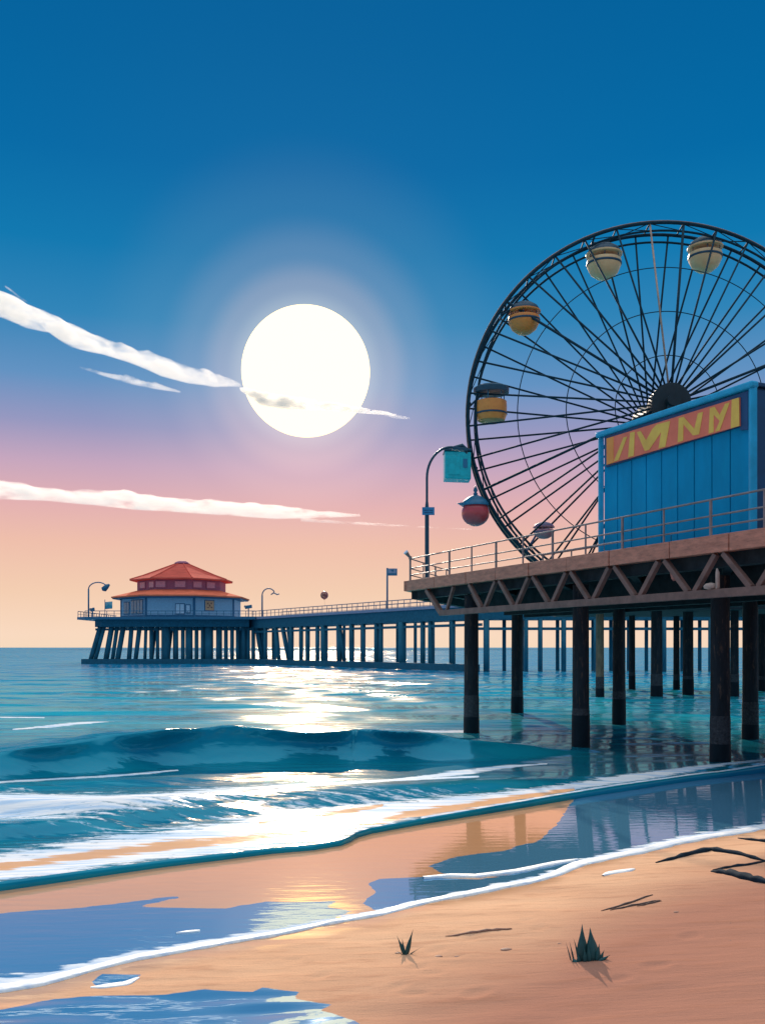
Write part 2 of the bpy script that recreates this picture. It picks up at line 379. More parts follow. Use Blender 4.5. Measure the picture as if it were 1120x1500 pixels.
FILM = [
    [(-700, 1400), (-300, 1345), (0, 1331), (120, 1323), (210, 1313), (262, 1309), (205, 1324), (330, 1328), (390, 1316), (440, 1318), (497, 1317), (478, 1327), (516, 1334), (480, 1349), (400, 1366), (300, 1383), (200, 1400), (100, 1428), (0, 1448), (-300, 1500), (-700, 1560)],
    [(538, 1290), (555, 1283), (640, 1281), (700, 1287), (840, 1266), (760, 1292), (680, 1306), (600, 1323), (555, 1335), (530, 1322), (550, 1305)],
    [(625, 1265), (660, 1252), (740, 1240), (790, 1226), (815, 1200), (840, 1160), (900, 1130), (1000, 1110), (1400, 1060), (2600, 1040), (2600, 1100), (1400, 1166), (1120, 1211), (1000, 1231), (900, 1253), (840, 1270), (700, 1283), (650, 1276)],
    [(-600, 1540), (-300, 1500), (0, 1483), (80, 1466), (150, 1463), (240, 1461), (300, 1455), (370, 1461), (385, 1455), (440, 1465), (428, 1475), (490, 1488), (468, 1495), (520, 1512), (560, 1560), (300, 1640), (-600, 1640)],
    [(132, 1440), (150, 1428), (208, 1430), (190, 1441), (145, 1447)]]
PX, PY = np.meshgrid(cols, rows)
film = np.full(PX.shape, -1e9)
for k, pl in enumerate(FILM):
    film = np.maximum(film, poly_sd(PX, PY, pl))
film = np.clip(film / 14.0, -2, 2)
zg = 0.08
GY = F * (CH - zg) / (PY - 948.0); GX = (PX - 560) / F * GY
s3y = interp(S3, PX)
Y3 = F * (CH - zg) / (s3y - 948.0)
inland = Y3 - GY                     # metres up the beach from the wash line
und = np.array([[mnoise.noise(Vector((x * 0.35, y * 0.8, 3))) for x, y in zip(rx, ry)] for rx, ry in zip(GX, GY)])
und2 = np.array([[mnoise.noise(Vector((x * 1.6, y * 3.5, 9))) for x, y in zip(rx, ry)] for rx, ry in zip(GX, GY)])
GZ = np.where(inland > 0, 0.08 + 0.035 * inland, np.maximum(0.08 + 0.020 * inland, -0.4))
GZ = GZ + np.where(inland > 0, np.clip(inland / 0.6, 0, 1), 0) * (und * 0.035 + und2 * 0.012)
damp = np.clip((0.55 - inland) / 0.5, 0, 1)
# faint footprints and wind scoops pressed into the dry sand
rng = np.random.default_rng(4)
steps = [(668, 1378, .05), (690, 1388, .05), (640, 1404, .05), (662, 1416, .05), (612, 1432, .05), (634, 1444, .05), (585, 1462, .05), (606, 1476, .05), (790, 1376, .05), (770, 1362, .045), (1010, 1400, .06), (960, 1452, .06), (905, 1470, .05), (700, 1480, .06), (470, 1440, .05), (430, 1412, .04)]
for px_, py_, sz in steps:
    y0 = F * (CH - zg) / (py_ - 948.0); x0 = (px_ - 560) / F * y0; an = rng.uniform(-.5, .5) + .4
    dx, dy = GX - x0, GY - y0; a_, b_ = dx * math.cos(an) + dy * math.sin(an), -dx * math.sin(an) + dy * math.cos(an)
    q = (a_ / (sz * 2.3)) ** 2 + (b_ / (sz * 1.3)) ** 2
    GZ = GZ - 0.012 * np.exp(-q * q) + 0.005 * np.exp(-((np.sqrt(q) - 1.5) / 0.35) ** 2)
V = np.stack([GX, GY, GZ], -1)
# the beach runs on behind the viewer
extra = []
for yb in (1.0, -10.0, -60.0):
    r_ = V[-1].copy(); r_[:, 0] = np.linspace(-90, 90, NC); r_[:, 1] = yb; r_[:, 2] = 0.6; extra.append(r_)
V = np.concatenate([V, np.array(extra)], 0)
up = s3y - PY                        # picture rows above the wash line
wd = np.interp(PX, [-300, 0, 120, 240, 330, 480, 700, 820, 1120], [26, 22, 15, 9, 10, 7, 6, 9, 9])
rim = np.where(up > -2, np.clip(1 - up / wd, -3, 1), -3)
ln = np.full(PX.shape, -3.0)
rim = np.maximum(rim, np.clip(ln, -3, 1))
pad = lambda a, v: np.concatenate([a, np.full((3, NC), v)], 0)
film = pad(film, -2); damp = pad(damp, 0); inl = pad(inland, 6); rim = pad(rim, -3)
sand = grid_mesh('sand', V, V.shape[0], NC, sand_material(), {'film': film, 'damp': damp, 'inland': inl, 'rim': rim})
setp(sand, 'smooth orange beach sand with wet mirror patches near the wash', None, None, 'structure')

# ------------------------------------------------------------------ sea
def band(PX, PY, pts):
    """foam band: 1 on the centre line, 0 at the edge, negative outside; pts = (px, py, half width)"""
    a = np.array(pts, float)
    c = np.interp(PX, a[:, 0], a[:, 1]); w = np.interp(PX, a[:, 0], a[:, 2])
    v = 1 - np.abs(PY - c) / np.maximum(w, 0.01)
    v = np.where((PX < a[0, 0]) | (PX > a[-1, 0]), -3, v)
    return np.clip(v, -3, 1)
NR = 270
tt = np.linspace(0, 1, NR)[:, None] ** 1.12
s2c = interp(S2, cols)[None, :]
SPY = 948.55 + (s2c - 948.55) * tt
SPX = np.repeat(cols[None, :], NR, 0)
SY = F * CH / (SPY - 948.0); SX = (SPX - 560) / F * SY
def crest(line, back, front, height_pts, z):
    """a wave: gentle back, steep face towards the beach"""
    a = np.array(line, float); cy = np.interp(SPX, a[:, 0], a[:, 1])
    YC = F * (CH - z) / (cy - 948.0)
    h = np.interp(SPX, [p[0] for p in height_pts], [p[1] for p in height_pts])
    d = SY - YC
    p = np.where(d > 0, np.exp(-(d / back) ** 2), np.clip(1 + d / front, 0, 1)); p = np.where(d <= 0, p * p * (3 - 2 * p), p)
    return h * p, p, d
wob = np.array([[mnoise.noise(Vector((x * 0.8, y * 0.25, 1))) for x, y in zip(rx, np.minimum(ry, 400))] for rx, ry in zip(SX, SY)])
w1, p1, d1 = crest([(-3000, 1125), (-240, 1098), (0, 1090), (150, 1082), (300, 1075), (420, 1073), (560, 1071), (690, 1069), (900, 1060), (3000, 1040)], 3.0, 0.9,
                   [(-3000, .5), (0, .6), (200, .75), (330, .85), (600, .72), (690, .5), (800, .15), (900, 0)], 0.75)
w1 = w1 * (1 + 0.18 * wob)
w2, p2, d2 = crest([(-3000, 1215), (-240, 1176), (0, 1172), (150, 1177), (250, 1172), (350, 1161), (560, 1146), (700, 1136), (900, 1122), (1400, 1090), (3000, 1050)], 1.6, 1.0,
                   [(-3000, .22), (200, .24), (500, .16), (700, .08), (900, .03)], 0.25)
w3, p3, d3 = crest([(-3000, 1260), (-240, 1222), (0, 1213), (150, 1198), (300, 1185), (560, 1160), (700, 1146), (900, 1134), (1120, 1113), (1400, 1085), (3000, 1050)], 1.2, 0.5,
                   [(-3000, .2), (0, .19), (250, .13), (560, .10), (800, .05), (1200, .04)], 0.15)
w4, p4, d4 = crest([(-3000, 1160), (-240, 1128), (0, 1122), (250, 1112), (420, 1108), (600, 1104), (900, 1095)], 1.0, 0.8, [(-3000, .14), (200, .14), (420, .05), (520, 0)], 0.12)
w5, p5, d5 = crest([(-3000, 1200), (-240, 1158), (0, 1150), (250, 1140), (420, 1133), (600, 1125)], 0.9, 0.6, [(-3000, .10), (250, .10), (420, .03), (500, 0)], 0.1)
near = np.clip((SY - 14) / 20, 0, 1) * np.clip((160 - SY) / 100, 0, 1)
sw = np.array([[mnoise.noise(Vector((x * 0.10, y * 0.42, 5))) + 0.5 * mnoise.noise(Vector((x * 0.22 + 7, y * 0.95, 2))) for x, y in zip(rx, np.minimum(ry, 500))] for rx, ry in zip(SX, SY)])
SZ = w1 + w2 + w3 + w4 + w5 + sw * 0.10 * near
# thin sheet sliding up the beach: rounded lip at the edge
lipd = np.abs(SY - F * CH / (s2c - 948.0))
SZ = SZ + (0.05 + 0.045 * np.clip((500 - SPX) / 500, 0, 1)) * np.exp(-(lipd / 0.6) ** 2) + 0.02
# the big wave leans over its face
lean = np.clip(p1, 0, 1) ** 4 * np.clip(w1 - 0.3, 0, 1) * 1.3
curl = 0.5 + 0.5 * np.sin(SX * 2.1 + 1.3 * np.sin(SX * 0.9))
SY2 = SY - lean * (0.55 + 0.9 * curl)
foam = np.full(SPX.shape, -3.0)
for pts in (
    [(-400, 1192, 26), (-200, 1190, 24), (0, 1190, 25), (100, 1190, 23), (200, 1187, 20), (270, 1178, 18), (350, 1170, 14), (450, 1161, 11), (560, 1152, 6), (700, 1144, 4)],
    [(-400, 1308, 24), (0, 1279, 27), (100, 1263, 30), (200, 1249, 30), (300, 1236, 29), (400, 1220, 29), (500, 1206, 27), (600, 1188, 17), (720, 1173, 10), (860, 1152, 5), (1120, 1116, 3)],
    [(-200, 1128, 2), (0, 1122, 2.2), (120, 1115, 2.5), (212, 1110, 1)], [(-200, 1155, 2), (0, 1150, 2.5), (150, 1140, 2.5), (260, 1130, 1)],
    [(330, 1078, 1), (420, 1073, 3), (560, 1071, 3), (690, 1069, 2)],
    [(20, 1068, 0.8), (90, 1063, 1.5), (170, 1058, 1)], [(0, 1051, 1), (66, 1051, 1)],
    [(500, 1092, 0.6), (530, 1091, 2), (548, 1090, .6)],
    [(560, 1150, 2), (650, 1137, 5), (740, 1124, 3), (800, 1118, 1)],
    [(620, 1204, 3), (720, 1187, 4), (860, 1163, 3), (1000, 1141, 2), (1300, 1105, 2)]):
    foam = np.maximum(foam, band(SPX, SPY, pts))
sandy = np.full(SPX.shape, -3.0)
for pts in ([(-100, 1282, 5), (20, 1270, 7), (150, 1253, 8), (260, 1240, 9), (400, 1226, 5), (450, 1220, 2)], [(520, 1215, 6), (600, 1196, 8), (720, 1178, 8), (840, 1160, 4)], [(380, 1207, 2), (470, 1196, 4), (560, 1182, 3)]):
    sandy = np.maximum(sandy, band(SPX, SPY, pts))
shal = np.clip((34 - SY) / 18, 0, 1)
dark = np.maximum.reduce([np.where(d1 < 0, p1, 0) * np.clip(w1 * 3, 0, 1), np.where(d3 < 0, 1, 0) * p3 * np.clip(w3 * 8, 0, 1)])
VS = np.stack([SX, SY2, SZ], -1)
lip = []
for dy, z in ((0.035, 0.97), (0.06, 0.75), (0.07, 0.4), (0.07, 0.0), (0.04, -1.2)):
    r_ = VS[-1].copy(); r_[:, 1] -= dy; r_[:, 2] *= z; lip.append(r_)
VS = np.concatenate([VS, np.array(lip)], 0)
ext = lambda a, v: np.concatenate([a, np.full((5, NC), v)], 0)
def sea_material():
    m, t, b = new_mat('sea_water'); t.nodes.remove(b); o = t.nodes['Material Output']
    g_ = nd(t, 'ShaderNodeNewGeometry'); sp = nd(t, 'ShaderNodeSeparateXYZ'); t.links.new(g_.outputs['Position'], sp.inputs[0])
    fo = attr(t, 'foam'); sa = attr(t, 'sandy')
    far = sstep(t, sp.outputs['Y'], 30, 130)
    streak = noise_n(t, 1.0, 4, 0.55, (0.10, 0.9, 0.6), 0.05)
    fine = noise_n(t, 1.0, 7, 0.62, (1.1, 5.5, 3), 0.16)
    lacy = noise_n(t, 1.0, 5, 0.65, (5.0, 11.0, 6), 0.2, 0.8)
    fmk = sstep(t, mth(t, 'ADD', mth(t, 'ADD', fo, mth(t, 'MULTIPLY', mth(t, 'SUBTRACT', fine, 0.45), 2.3)), mth(t, 'MULTIPLY', mth(t, 'SUBTRACT', lacy, 0.5), 1.3)), 0.0, 0.42)
    smk = sstep(t, mth(t, 'ADD', sa, mth(t, 'MULTIPLY', mth(t, 'SUBTRACT', fine, 0.5), 3.0)), 0.0, 0.4)
    c = mixc(t, far, mixc(t, sstep(t, sp.outputs['Y'], 27.5, 36), (0.004, 0.23, 0.31), (0.020, 0.42, 0.50)), (0.0, 0.27, 0.50))  # inshore band coloured darker so the wave faces look shaded
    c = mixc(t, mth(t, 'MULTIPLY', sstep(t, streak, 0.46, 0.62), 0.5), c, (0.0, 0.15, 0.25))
    calm = attr(t, 'calm')
    mid = sstep(t, sp.outputs['Y'], 24, 60)
    r0 = noise_n(t, 1.0, 1.5, 0.45, (0.15, 0.20, 1), 0.06)
    r1 = noise_n(t, 1.0, 3, 0.5, (0.30, 1.1, 1), 0.04)
    r2 = noise_n(t, 1.0, 4, 0.55, (0.9, 3.6, 2), 0.08)
    def bmp(h, dist, stren, prev=None):
        n = nd(t, 'ShaderNodeBump'); n.inputs['Distance'].default_value = dist; t.links.new(h, n.inputs['Height']); t.links.new(stren, n.inputs['Strength'])
        if prev: t.links.new(prev, n.inputs['Normal'])
        return n.outputs[0]
    quiet = mth(t, 'SUBTRACT', 1.0, mth(t, 'MULTIPLY', calm, 0.86))
    n0 = bmp(r0, 2.5, mth(t, 'MULTIPLY', mid, 0.8))
    n1 = bmp(r1, 0.30, mth(t, 'MULTIPLY', mth(t, 'SUBTRACT', 0.62, mth(t, 'MULTIPLY', mid, 0.50)), quiet), n0)
    nb = bmp(r2, 0.07, mth(t, 'MULTIPLY', mth(t, 'SUBTRACT', 0.45, mth(t, 'MULTIPLY', mid, 0.36)), quiet), n1)
    lw = nd(t, 'ShaderNodeFresnel'); lw.inputs['IOR'].default_value = 1.33; t.links.new(nb, lw.inputs['Normal'])
    fac = mth(t, 'MINIMUM', mth(t, 'ADD', mth(t, 'MULTIPLY', lw.outputs[0], 0.7), 0.08), 0.50)
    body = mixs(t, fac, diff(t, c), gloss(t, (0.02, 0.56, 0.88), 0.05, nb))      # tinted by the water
    water = mixs(t, mth(t, 'MINIMUM', mth(t, 'MULTIPLY', lw.outputs[0], 0.6), 0.20), body, gloss(t, (1.0, 0.74, 0.50), 0.16, nb))
    nf = bumpn(t, fine, 0.6, 0.05)
    foamc = mixc(t, sstep(t, noise_n(t, 1.0, 5, 0.6, (0.5, 4.5, 3), 0.2), 0.42, 0.62), (0.93, 0.88, 0.86), (0.52, 0.66, 0.82))
    sandw = mixs(t, 0.18, diff(t, (0.82, 0.42, 0.20)), gloss(t, (1, .95, .9), 0.15, nb))
    s1 = mixs(t, fmk, water, mixs(t, 0.06, diff(t, foamc, nf), gloss(t, (1, 1, 1), 0.25, nb)))
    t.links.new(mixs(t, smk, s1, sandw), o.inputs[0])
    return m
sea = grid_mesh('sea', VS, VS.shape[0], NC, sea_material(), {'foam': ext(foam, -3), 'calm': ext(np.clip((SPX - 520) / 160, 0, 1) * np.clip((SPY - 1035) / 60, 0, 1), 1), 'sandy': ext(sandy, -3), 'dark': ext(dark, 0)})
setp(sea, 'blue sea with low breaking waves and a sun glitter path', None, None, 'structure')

# foam rims lying along the wash edges
def foam_mat():
    m, t, b = new_mat('sea_foam')
    n = noise_n(t, 1.0, 6, 0.6, (6, 14, 10)); c = mixc(t, sstep(t, n, 0.4, 0.65), (0.95, 0.90, 0.86), (0.62, 0.68, 0.80))
    t.links.new(c, b.inputs['Base Color']); b.inputs['Roughness'].default_value = 0.55
    t.links.new(bumpn(t, n, 0.5, 0.02), b.inputs['Normal']); return m
M['foam'] = foam_mat()
def foam_strip(mb, pts, z, seed, hmax=0.022):
    """pts: (px, py, width in metres)"""
    a = np.array(pts, float); xs = np.arange(a[0, 0], a[-1, 0], 5.0)
    ring = []
    for i, x in enumerate(xs):
        y = np.interp(x, a[:, 0], a[:, 1]); w = np.interp(x, a[:, 0], a[:, 2])
        g0 = ground(x, y, z); g1 = ground(x + 3, np.interp(x + 3, a[:, 0], a[:, 1]), z)
        d = (g1 - g0); d.z = 0; d.normalize(); nrm = Vector((-d.y, d.x, 0))
        nz = mnoise.noise(Vector((g0.x * 2.2, seed, 0))) ; n2 = mnoise.noise(Vector((g0.x * 6.5, seed + 5, 0)))
        wf = w * (1 + 0.55 * nz + 0.3 * n2); wb = w * (0.9 + 0.7 * mnoise.noise(Vector((g0.x * 1.5, seed + 9, 0))))
        h = hmax * (0.8 + 0.5 * n2)
        ring.append([g0 - nrm * wf * .5 + Vector((0, 0, -0.03)), g0 - nrm * wf * .5 + Vector((0, 0, h * .6)), g0 - nrm * wf * .25 + Vector((0, 0, h)), g0 + nrm * wb * .2 + Vector((0, 0, h * .7)), g0 + nrm * wb * .6 + Vector((0, 0, 0.006)), g0 + nrm * wb * .62 + Vector((0, 0, -0.03))])
    n = 6; vs = [v for r_ in ring for v in r_]; fs = []
    for i in range(len(ring) - 1):
        for k in range(n - 1): fs.append((i * n + k, i * n + k + 1, (i + 1) * n + k + 1, (i + 1) * n + k))
    mb.add(vs, fs)
fm = MB()
foam_strip(fm, [(-240, 1488, .26), (0, 1449, .25), (60, 1439, .22), (130, 1421, .16), (200, 1402, .16), (300, 1385, .17), (400, 1368, .15), (480, 1352, .13), (560, 1337, .14), (600, 1326, .15), (700, 1306, .16), (780, 1290, .17), (815, 1281, .18), (850, 1266, .2), (900, 1255, .22), (1000, 1232, .26), (1120, 1212, .3), (1300, 1184, .3)], 0.085, 1.3)
foam_strip(fm, [(620, 1285, .05), (660, 1282, .12), (700, 1283, .14), (760, 1275, .13), (820, 1263, .10), (850, 1258, .04)], 0.075, 4.3, 0.015)
foam_strip(fm, [(133, 1447, .03), (150, 1446, .09), (185, 1442, .10), (207, 1431, .03)], 0.09, 7.1, 0.015)
foam_strip(fm, [(258, 1367, .02), (275, 1365, .06), (298, 1363, .02)], 0.075, 3.1, 0.012)
foam_strip(fm, [(882, 1283, .03), (895, 1279, .14), (915, 1276, .15), (932, 1272, .04)], 0.12, 6.1, 0.02)
build('foam', fm, M['foam'], smooth=True); bpy.data.objects['foam']['kind'] = 'stuff'; bpy.data.objects['foam']['label'] = 'white foam rims left along the wash line on the sand'

# ------------------------------------------------------------------ sun and clouds
sm_, st_, sb_ = new_mat('sun_surface'); st_.nodes.remove(sb_)
em = nd(st_, 'ShaderNodeEmission'); em.inputs[0].default_value = (1.0, 0.73, 0.385, 1); em.inputs[1].default_value = 2.5
st_.links.new(em.outputs[0], st_.nodes['Material Output'].inputs[0])
D = 6000.0
sc_ = at(448, 545, D)
mb = MB(); rr = 93.5 / F * D
mb.lathe([(rr * math.sin(math.pi * i / 48), -rr * math.cos(math.pi * i / 48)) for i in range(1, 48)], sc_, 96)
so_ = build('sun', mb, sm_, smooth=True, loc=sc_)
setp(so_, 'large white sun disc glowing low over the sea behind a thin cloud', 'sun')

def cloud_mat(name, dens):
    """a real cloud: droplets that scatter the low sun forwards"""
    m, t, b = new_mat(name); t.nodes.remove(b); o = t.nodes['Material Output']
    tcn = nd(t, 'ShaderNodeTexCoord'); mp = nd(t, 'ShaderNodeMapping'); mp.inputs['Scale'].default_value = (0.040, 0.024, 0.18); mp.inputs['Rotation'].default_value = (0, R(-12), 0); t.links.new(tcn.outputs['Object'], mp.inputs[0])
    n = nd(t, 'ShaderNodeTexNoise'); n.inputs['Scale'].default_value = 1; n.inputs['Detail'].default_value = 5; n.inputs['Roughness'].default_value = 0.6; t.links.new(mp.outputs[0], n.inputs['Vector'])
    v = nd(t, 'ShaderNodeVolumePrincipled'); v.inputs['Color'].default_value = (1.0, 0.94, 0.87, 1); v.inputs['Anisotropy'].default_value = 0.45
    t.links.new(mth(t, 'MULTIPLY', sstep(t, n.outputs['Fac'], 0.36, 0.56), dens), v.inputs['Density'])
    t.links.new(v.outputs[0], o.inputs['Volume']); return m
M['cloud'] = cloud_mat('cloud_vapour', 0.05); M['cloud_dense'] = cloud_mat('cloud_vapour_dense', 0.20)
def cloud(label, top, bot, Y, depth, m_='cloud'):
    Y *= 0.25; depth *= 0.25
    """a streak of cloud with top and bottom outlines, lens-shaped in section"""
    a = np.array(top, float); b = np.array(bot, float)
    xs = np.linspace(a[0, 0], a[-1, 0], 90); mb = MB(); n = 12; vs = []
    for x in xs:
        yt = np.interp(x, a[:, 0], a[:, 1]); yb = np.interp(x, b[:, 0], b[:, 1])
        rag = 2.4 * mnoise.noise(Vector((x * .05, Y * .01, 0))) + 1.8 * mnoise.noise(Vector((x * .19, Y * .01, 4)))
        h = max(yb - yt, .5); yt += rag * min(1, h / 8); h = max(yb - yt, 0.4)
        c = at(x, (yt + yb) / 2, Y); hz = h / 2 / F * Y; dp = depth * (0.15 + min(1, h / 24))
        for k in range(n):
            an = 2 * math.pi * k / n
            vs.append(c + Vector((0, math.cos(an) * dp, math.sin(an) * hz)))
    fs = [(i * n + k, i * n + (k + 1) % n, (i + 1) * n + (k + 1) % n, (i + 1) * n + k) for i in range(len(xs) - 1) for k in range(n)]
    fs += [tuple(range(n)), tuple((len(xs) - 1) * n + k for k in range(n))]
    mb.add(vs, fs); c = at((top[0][0] + top[-1][0]) / 2, top[0][1], Y)
    return setp(build('cloud', mb, M[m_], smooth=True, loc=c), label, 'cloud', 'thin streaks of cloud')
cloud('thick cream cloud band falling from the left edge to the sun', [(-260, 395), (-120, 405), (0, 430), (30, 440), (60, 458), (90, 470), (140, 494), (190, 512), (230, 524), (270, 538), (310, 548), (352, 562)],
      [(-260, 410), (-120, 425), (0, 461), (25, 473), (60, 478), (90, 500), (140, 512), (190, 528), (230, 545), (270, 556), (310, 562), (352, 564)], 3600, 130)
cloud('thin cream cloud strip crossing the lower half of the sun disc', [(352, 568), (380, 574), (410, 580), (440, 584), (470, 588), (500, 592), (530, 598), (560, 603), (580, 607)],
      [(352, 572), (380, 592), (410, 598), (440, 599), (470, 600), (500, 602), (530, 605), (560, 607), (580, 609)], 3500, 60, 'cloud_dense')
cloud('small white cloud scrap just right of the sun', [(564, 608), (575, 607), (590, 609), (600, 612)], [(564, 609), (575, 612), (590, 614), (600, 614)], 3550, 40)
cloud('short thin cloud sliver below the cream band, left of the sun', [(118, 537), (150, 545), (190, 552), (230, 562), (264, 573)], [(118, 539), (150, 550), (190, 562), (230, 570), (264, 575)], 3700, 60)
cloud('long low white cloud streak stretching from the left edge over the sea', [(-260, 690), (-100, 700), (0, 706), (40, 709), (70, 718), (165, 720), (190, 720), (240, 730), (300, 733), (400, 741), (470, 749), (527, 754)],
      [(-260, 712), (-100, 722), (0, 730), (40, 731), (70, 733), (165, 742), (190, 745), (240, 748), (300, 752), (400, 759), (470, 758), (527, 756)], 3650, 120)
cloud('faint hair-thin cloud trail above the far pier', [(440, 758), (500, 763), (560, 767), (620, 771), (690, 775)], [(440, 764), (500, 767), (560, 770), (620, 773), (690, 776)], 3500, 60)
cloud('tiny wisp at the upper left above the cream cloud band', [(8, 418), (20, 426), (32, 436), (40, 441)], [(8, 421), (20, 430), (32, 439), (40, 442)], 3750, 30)

# ------------------------------------------------------------------ near pier
L0 = Vector((0.99, 37.5, 0)); U = Vector((0.405, -0.914, 0)).normalized(); C2 = Vector((0.31, 0.95, 0)).normalized(); NV = Vector((0.914, 0.405, 0)).normalized()
Z = Vector((0, 0, 1)); DT = 5.57
def pp(u, n=0.0, z=0.0): return L0 + U * u + NV * n + Z * z          # along the front edge / square to it
np_ = thing('pier', 'near wooden pier deck with truss edge and dark posts standing in the shallows', 'pier', tuple(L0))
deck_poly = [L0, L0 + U * 44, L0 + U * 44 + NV * 8.3, L0 + C2 * 12.4]
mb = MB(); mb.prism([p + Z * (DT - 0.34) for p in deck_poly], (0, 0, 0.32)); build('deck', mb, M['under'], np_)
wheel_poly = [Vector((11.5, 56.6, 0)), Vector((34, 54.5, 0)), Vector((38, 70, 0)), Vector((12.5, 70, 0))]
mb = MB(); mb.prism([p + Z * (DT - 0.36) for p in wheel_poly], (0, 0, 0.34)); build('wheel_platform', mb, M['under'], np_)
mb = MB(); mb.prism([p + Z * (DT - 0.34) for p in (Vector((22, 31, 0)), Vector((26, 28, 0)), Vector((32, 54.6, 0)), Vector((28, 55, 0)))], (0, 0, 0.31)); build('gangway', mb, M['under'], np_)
# planked edge
mb = MB(); jb = MB(); u = -0.05; k = 0
while u < 43:
    ln = random.choice((2.0, 2.4, 2.7)); u2 = min(u + ln, 43.2)
    mb.frame_box(pp((u + u2) / 2, 0.08 + random.uniform(-.012, .012), DT - 0.165), U * ((u2 - u) / 2 - 0.018), NV * 0.13, Z * 0.205)
    u = u2
e = L0 + C2 * 6.2
mb.frame_box(e + Z * (DT - 0.165) - Vector((0.09, 0, 0)), C2 * 6.1, Vector((C2.y, -C2.x, 0)) * 0.10, Z * 0.20)
build('deck_edge', mb, M['deck_wood'], np_, bevel=0.012)
# joists and girders below
mb = MB()
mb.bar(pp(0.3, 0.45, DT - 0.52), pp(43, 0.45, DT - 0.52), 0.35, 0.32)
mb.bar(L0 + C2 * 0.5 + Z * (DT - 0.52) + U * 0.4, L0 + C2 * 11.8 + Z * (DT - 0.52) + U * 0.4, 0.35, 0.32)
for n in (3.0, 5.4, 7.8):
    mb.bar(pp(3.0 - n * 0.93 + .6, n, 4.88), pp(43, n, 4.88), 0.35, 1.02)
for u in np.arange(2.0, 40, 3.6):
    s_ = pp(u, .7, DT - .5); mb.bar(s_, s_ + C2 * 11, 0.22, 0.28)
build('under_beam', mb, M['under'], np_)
# truss
TZ = 4.25
mb = MB(); mb.bar(pp(2.75, 0.02, TZ), pp(43, 0.02, TZ), 0.14, 0.20); build('bottom_chord', mb, M['truss'], np_, bevel=0.01)
tops = DT - 0.40
def strut(a, b, w=0.13):
    mb = MB(); mb.bar(a, b, w, w, up=tuple(NV)); build('truss_strut', mb, M['truss'], np_, bevel=0.008)
for k in range(14):
    ub = 5.85 + 2.0 * k
    strut(pp(ub - 0.95, 0.04, tops), pp(ub - 0.10, 0.03, TZ + 0.08)); strut(pp(ub + 0.80, 0.05, tops), pp(ub + 0.10, 0.05, TZ + 0.08))
strut(pp(1.5, 0.1, tops), pp(2.8, 0.03, TZ), 0.17); strut(pp(3.7, 0.06, tops), pp(3.2, 0.05, TZ + .08), 0.11); strut(pp(4.05, 0.5, tops), pp(4.9, 0.5, TZ + .08), 0.13)
# posts
def post(px, Y, w, base=None, m='post', ztop=4.9, lean=0.0):
    x = (px - 560) / F * Y; mb = MB(); n = 12; prof = []
    r = w / 2
    mb.tube([(x - lean, Y, -1.0), (x - lean * .5, Y, 1.6), (x, Y, ztop)], [r * 1.06, r, r * 0.96], 12)
    p = build('post', mb, M[m], np_, smooth='auto')
    bb = MB(); hb_ = 1.25 + .15 * math.cos(px); bb.tube([(x, Y, .5), (x, Y, hb_ - .12), (x, Y, hb_)], [r * 1.05, r * 1.045, r * 1.0], 12); build('barnacle_band', bb, M['barnacle'], p, smooth='auto')
    f_ = MB(); h = 0.75 + 0.25 * math.sin(px)
    f_.tube([(x - lean, Y, -1.0), (x - lean * .98, Y, h * .6), (x - lean * .95, Y, h)], [r * 1.12, r * 1.09, r * 1.065], 12)
    build('wet_foot', f_, M['post_wet'], p, smooth='auto')
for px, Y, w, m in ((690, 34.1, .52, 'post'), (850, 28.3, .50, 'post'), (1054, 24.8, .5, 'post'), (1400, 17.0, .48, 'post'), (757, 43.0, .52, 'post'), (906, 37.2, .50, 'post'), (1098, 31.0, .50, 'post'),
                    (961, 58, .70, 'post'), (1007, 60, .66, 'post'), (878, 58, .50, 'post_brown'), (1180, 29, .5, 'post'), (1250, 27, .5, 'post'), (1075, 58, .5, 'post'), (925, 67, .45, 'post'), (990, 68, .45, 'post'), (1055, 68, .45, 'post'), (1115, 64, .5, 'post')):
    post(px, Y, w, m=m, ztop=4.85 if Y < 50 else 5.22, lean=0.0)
# front railing
def railing(parent, start, dirv, length, step, mat_, h=0.88, heights=(0.24, 0.50, 0.88), r=0.022, pr=0.03, z=DT, name='railing'):
    base = MB(); base.tube([start + Z * (z + h), start + dirv * length + Z * (z + h)], r * 1.15, 8)
    rl = build(name, base, mat_, parent)
    for hh in heights[:-1]:
        b_ = MB(); b_.tube([start + Z * (z + hh), start + dirv * length + Z * (z + hh)], r, 8); build('rail', b_, mat_, rl)
    for k in range(int(length / step) + 1):
        b_ = MB(); q = start + dirv * (k * step); b_.tube([q + Z * (z - 0.12), q + Z * (z + h)], pr * (1.25 if k % 2 == 0 else .9), 8); build('railing_post', b_, mat_, rl)
    return rl
railing(np_, pp(0.22, 0.0), U, 30, 1.63, M['rail'])
railing(np_, pp(0.22, 0.0) + C2 * 0.02, C2, 6.0, 1.9, M['rail'])
railing(np_, pp(2.5, 4.6), U, 7.6, 1.9, M['rail'], h=1.0, heights=(.3, .62, 1.0))
mb = MB(); c = pp(0.22, 0, DT)
mb.tube([c + Z * 0.85, c + Z * 0.98], 0.06, 8); mb.tube([c + Vector((-.02, 0, .95)), c + Vector((-.16, -.04, 1.12))], [0.05, 0.09], 10)
t_ = thing('spotlight', 'small grey spotlight clamped on the end post of the near pier railing', 'spotlight', tuple(c + Z * .85)); build('lamp_head', mb, M['rail'], t_, smooth='auto')
b_ = MB(); b_.tube([c + Vector((-.155, -.035, 1.115)), c + Vector((-.185, -.05, 1.145))], [0.095, 0.1], 10); build('lens', b_, M['pale'], t_)

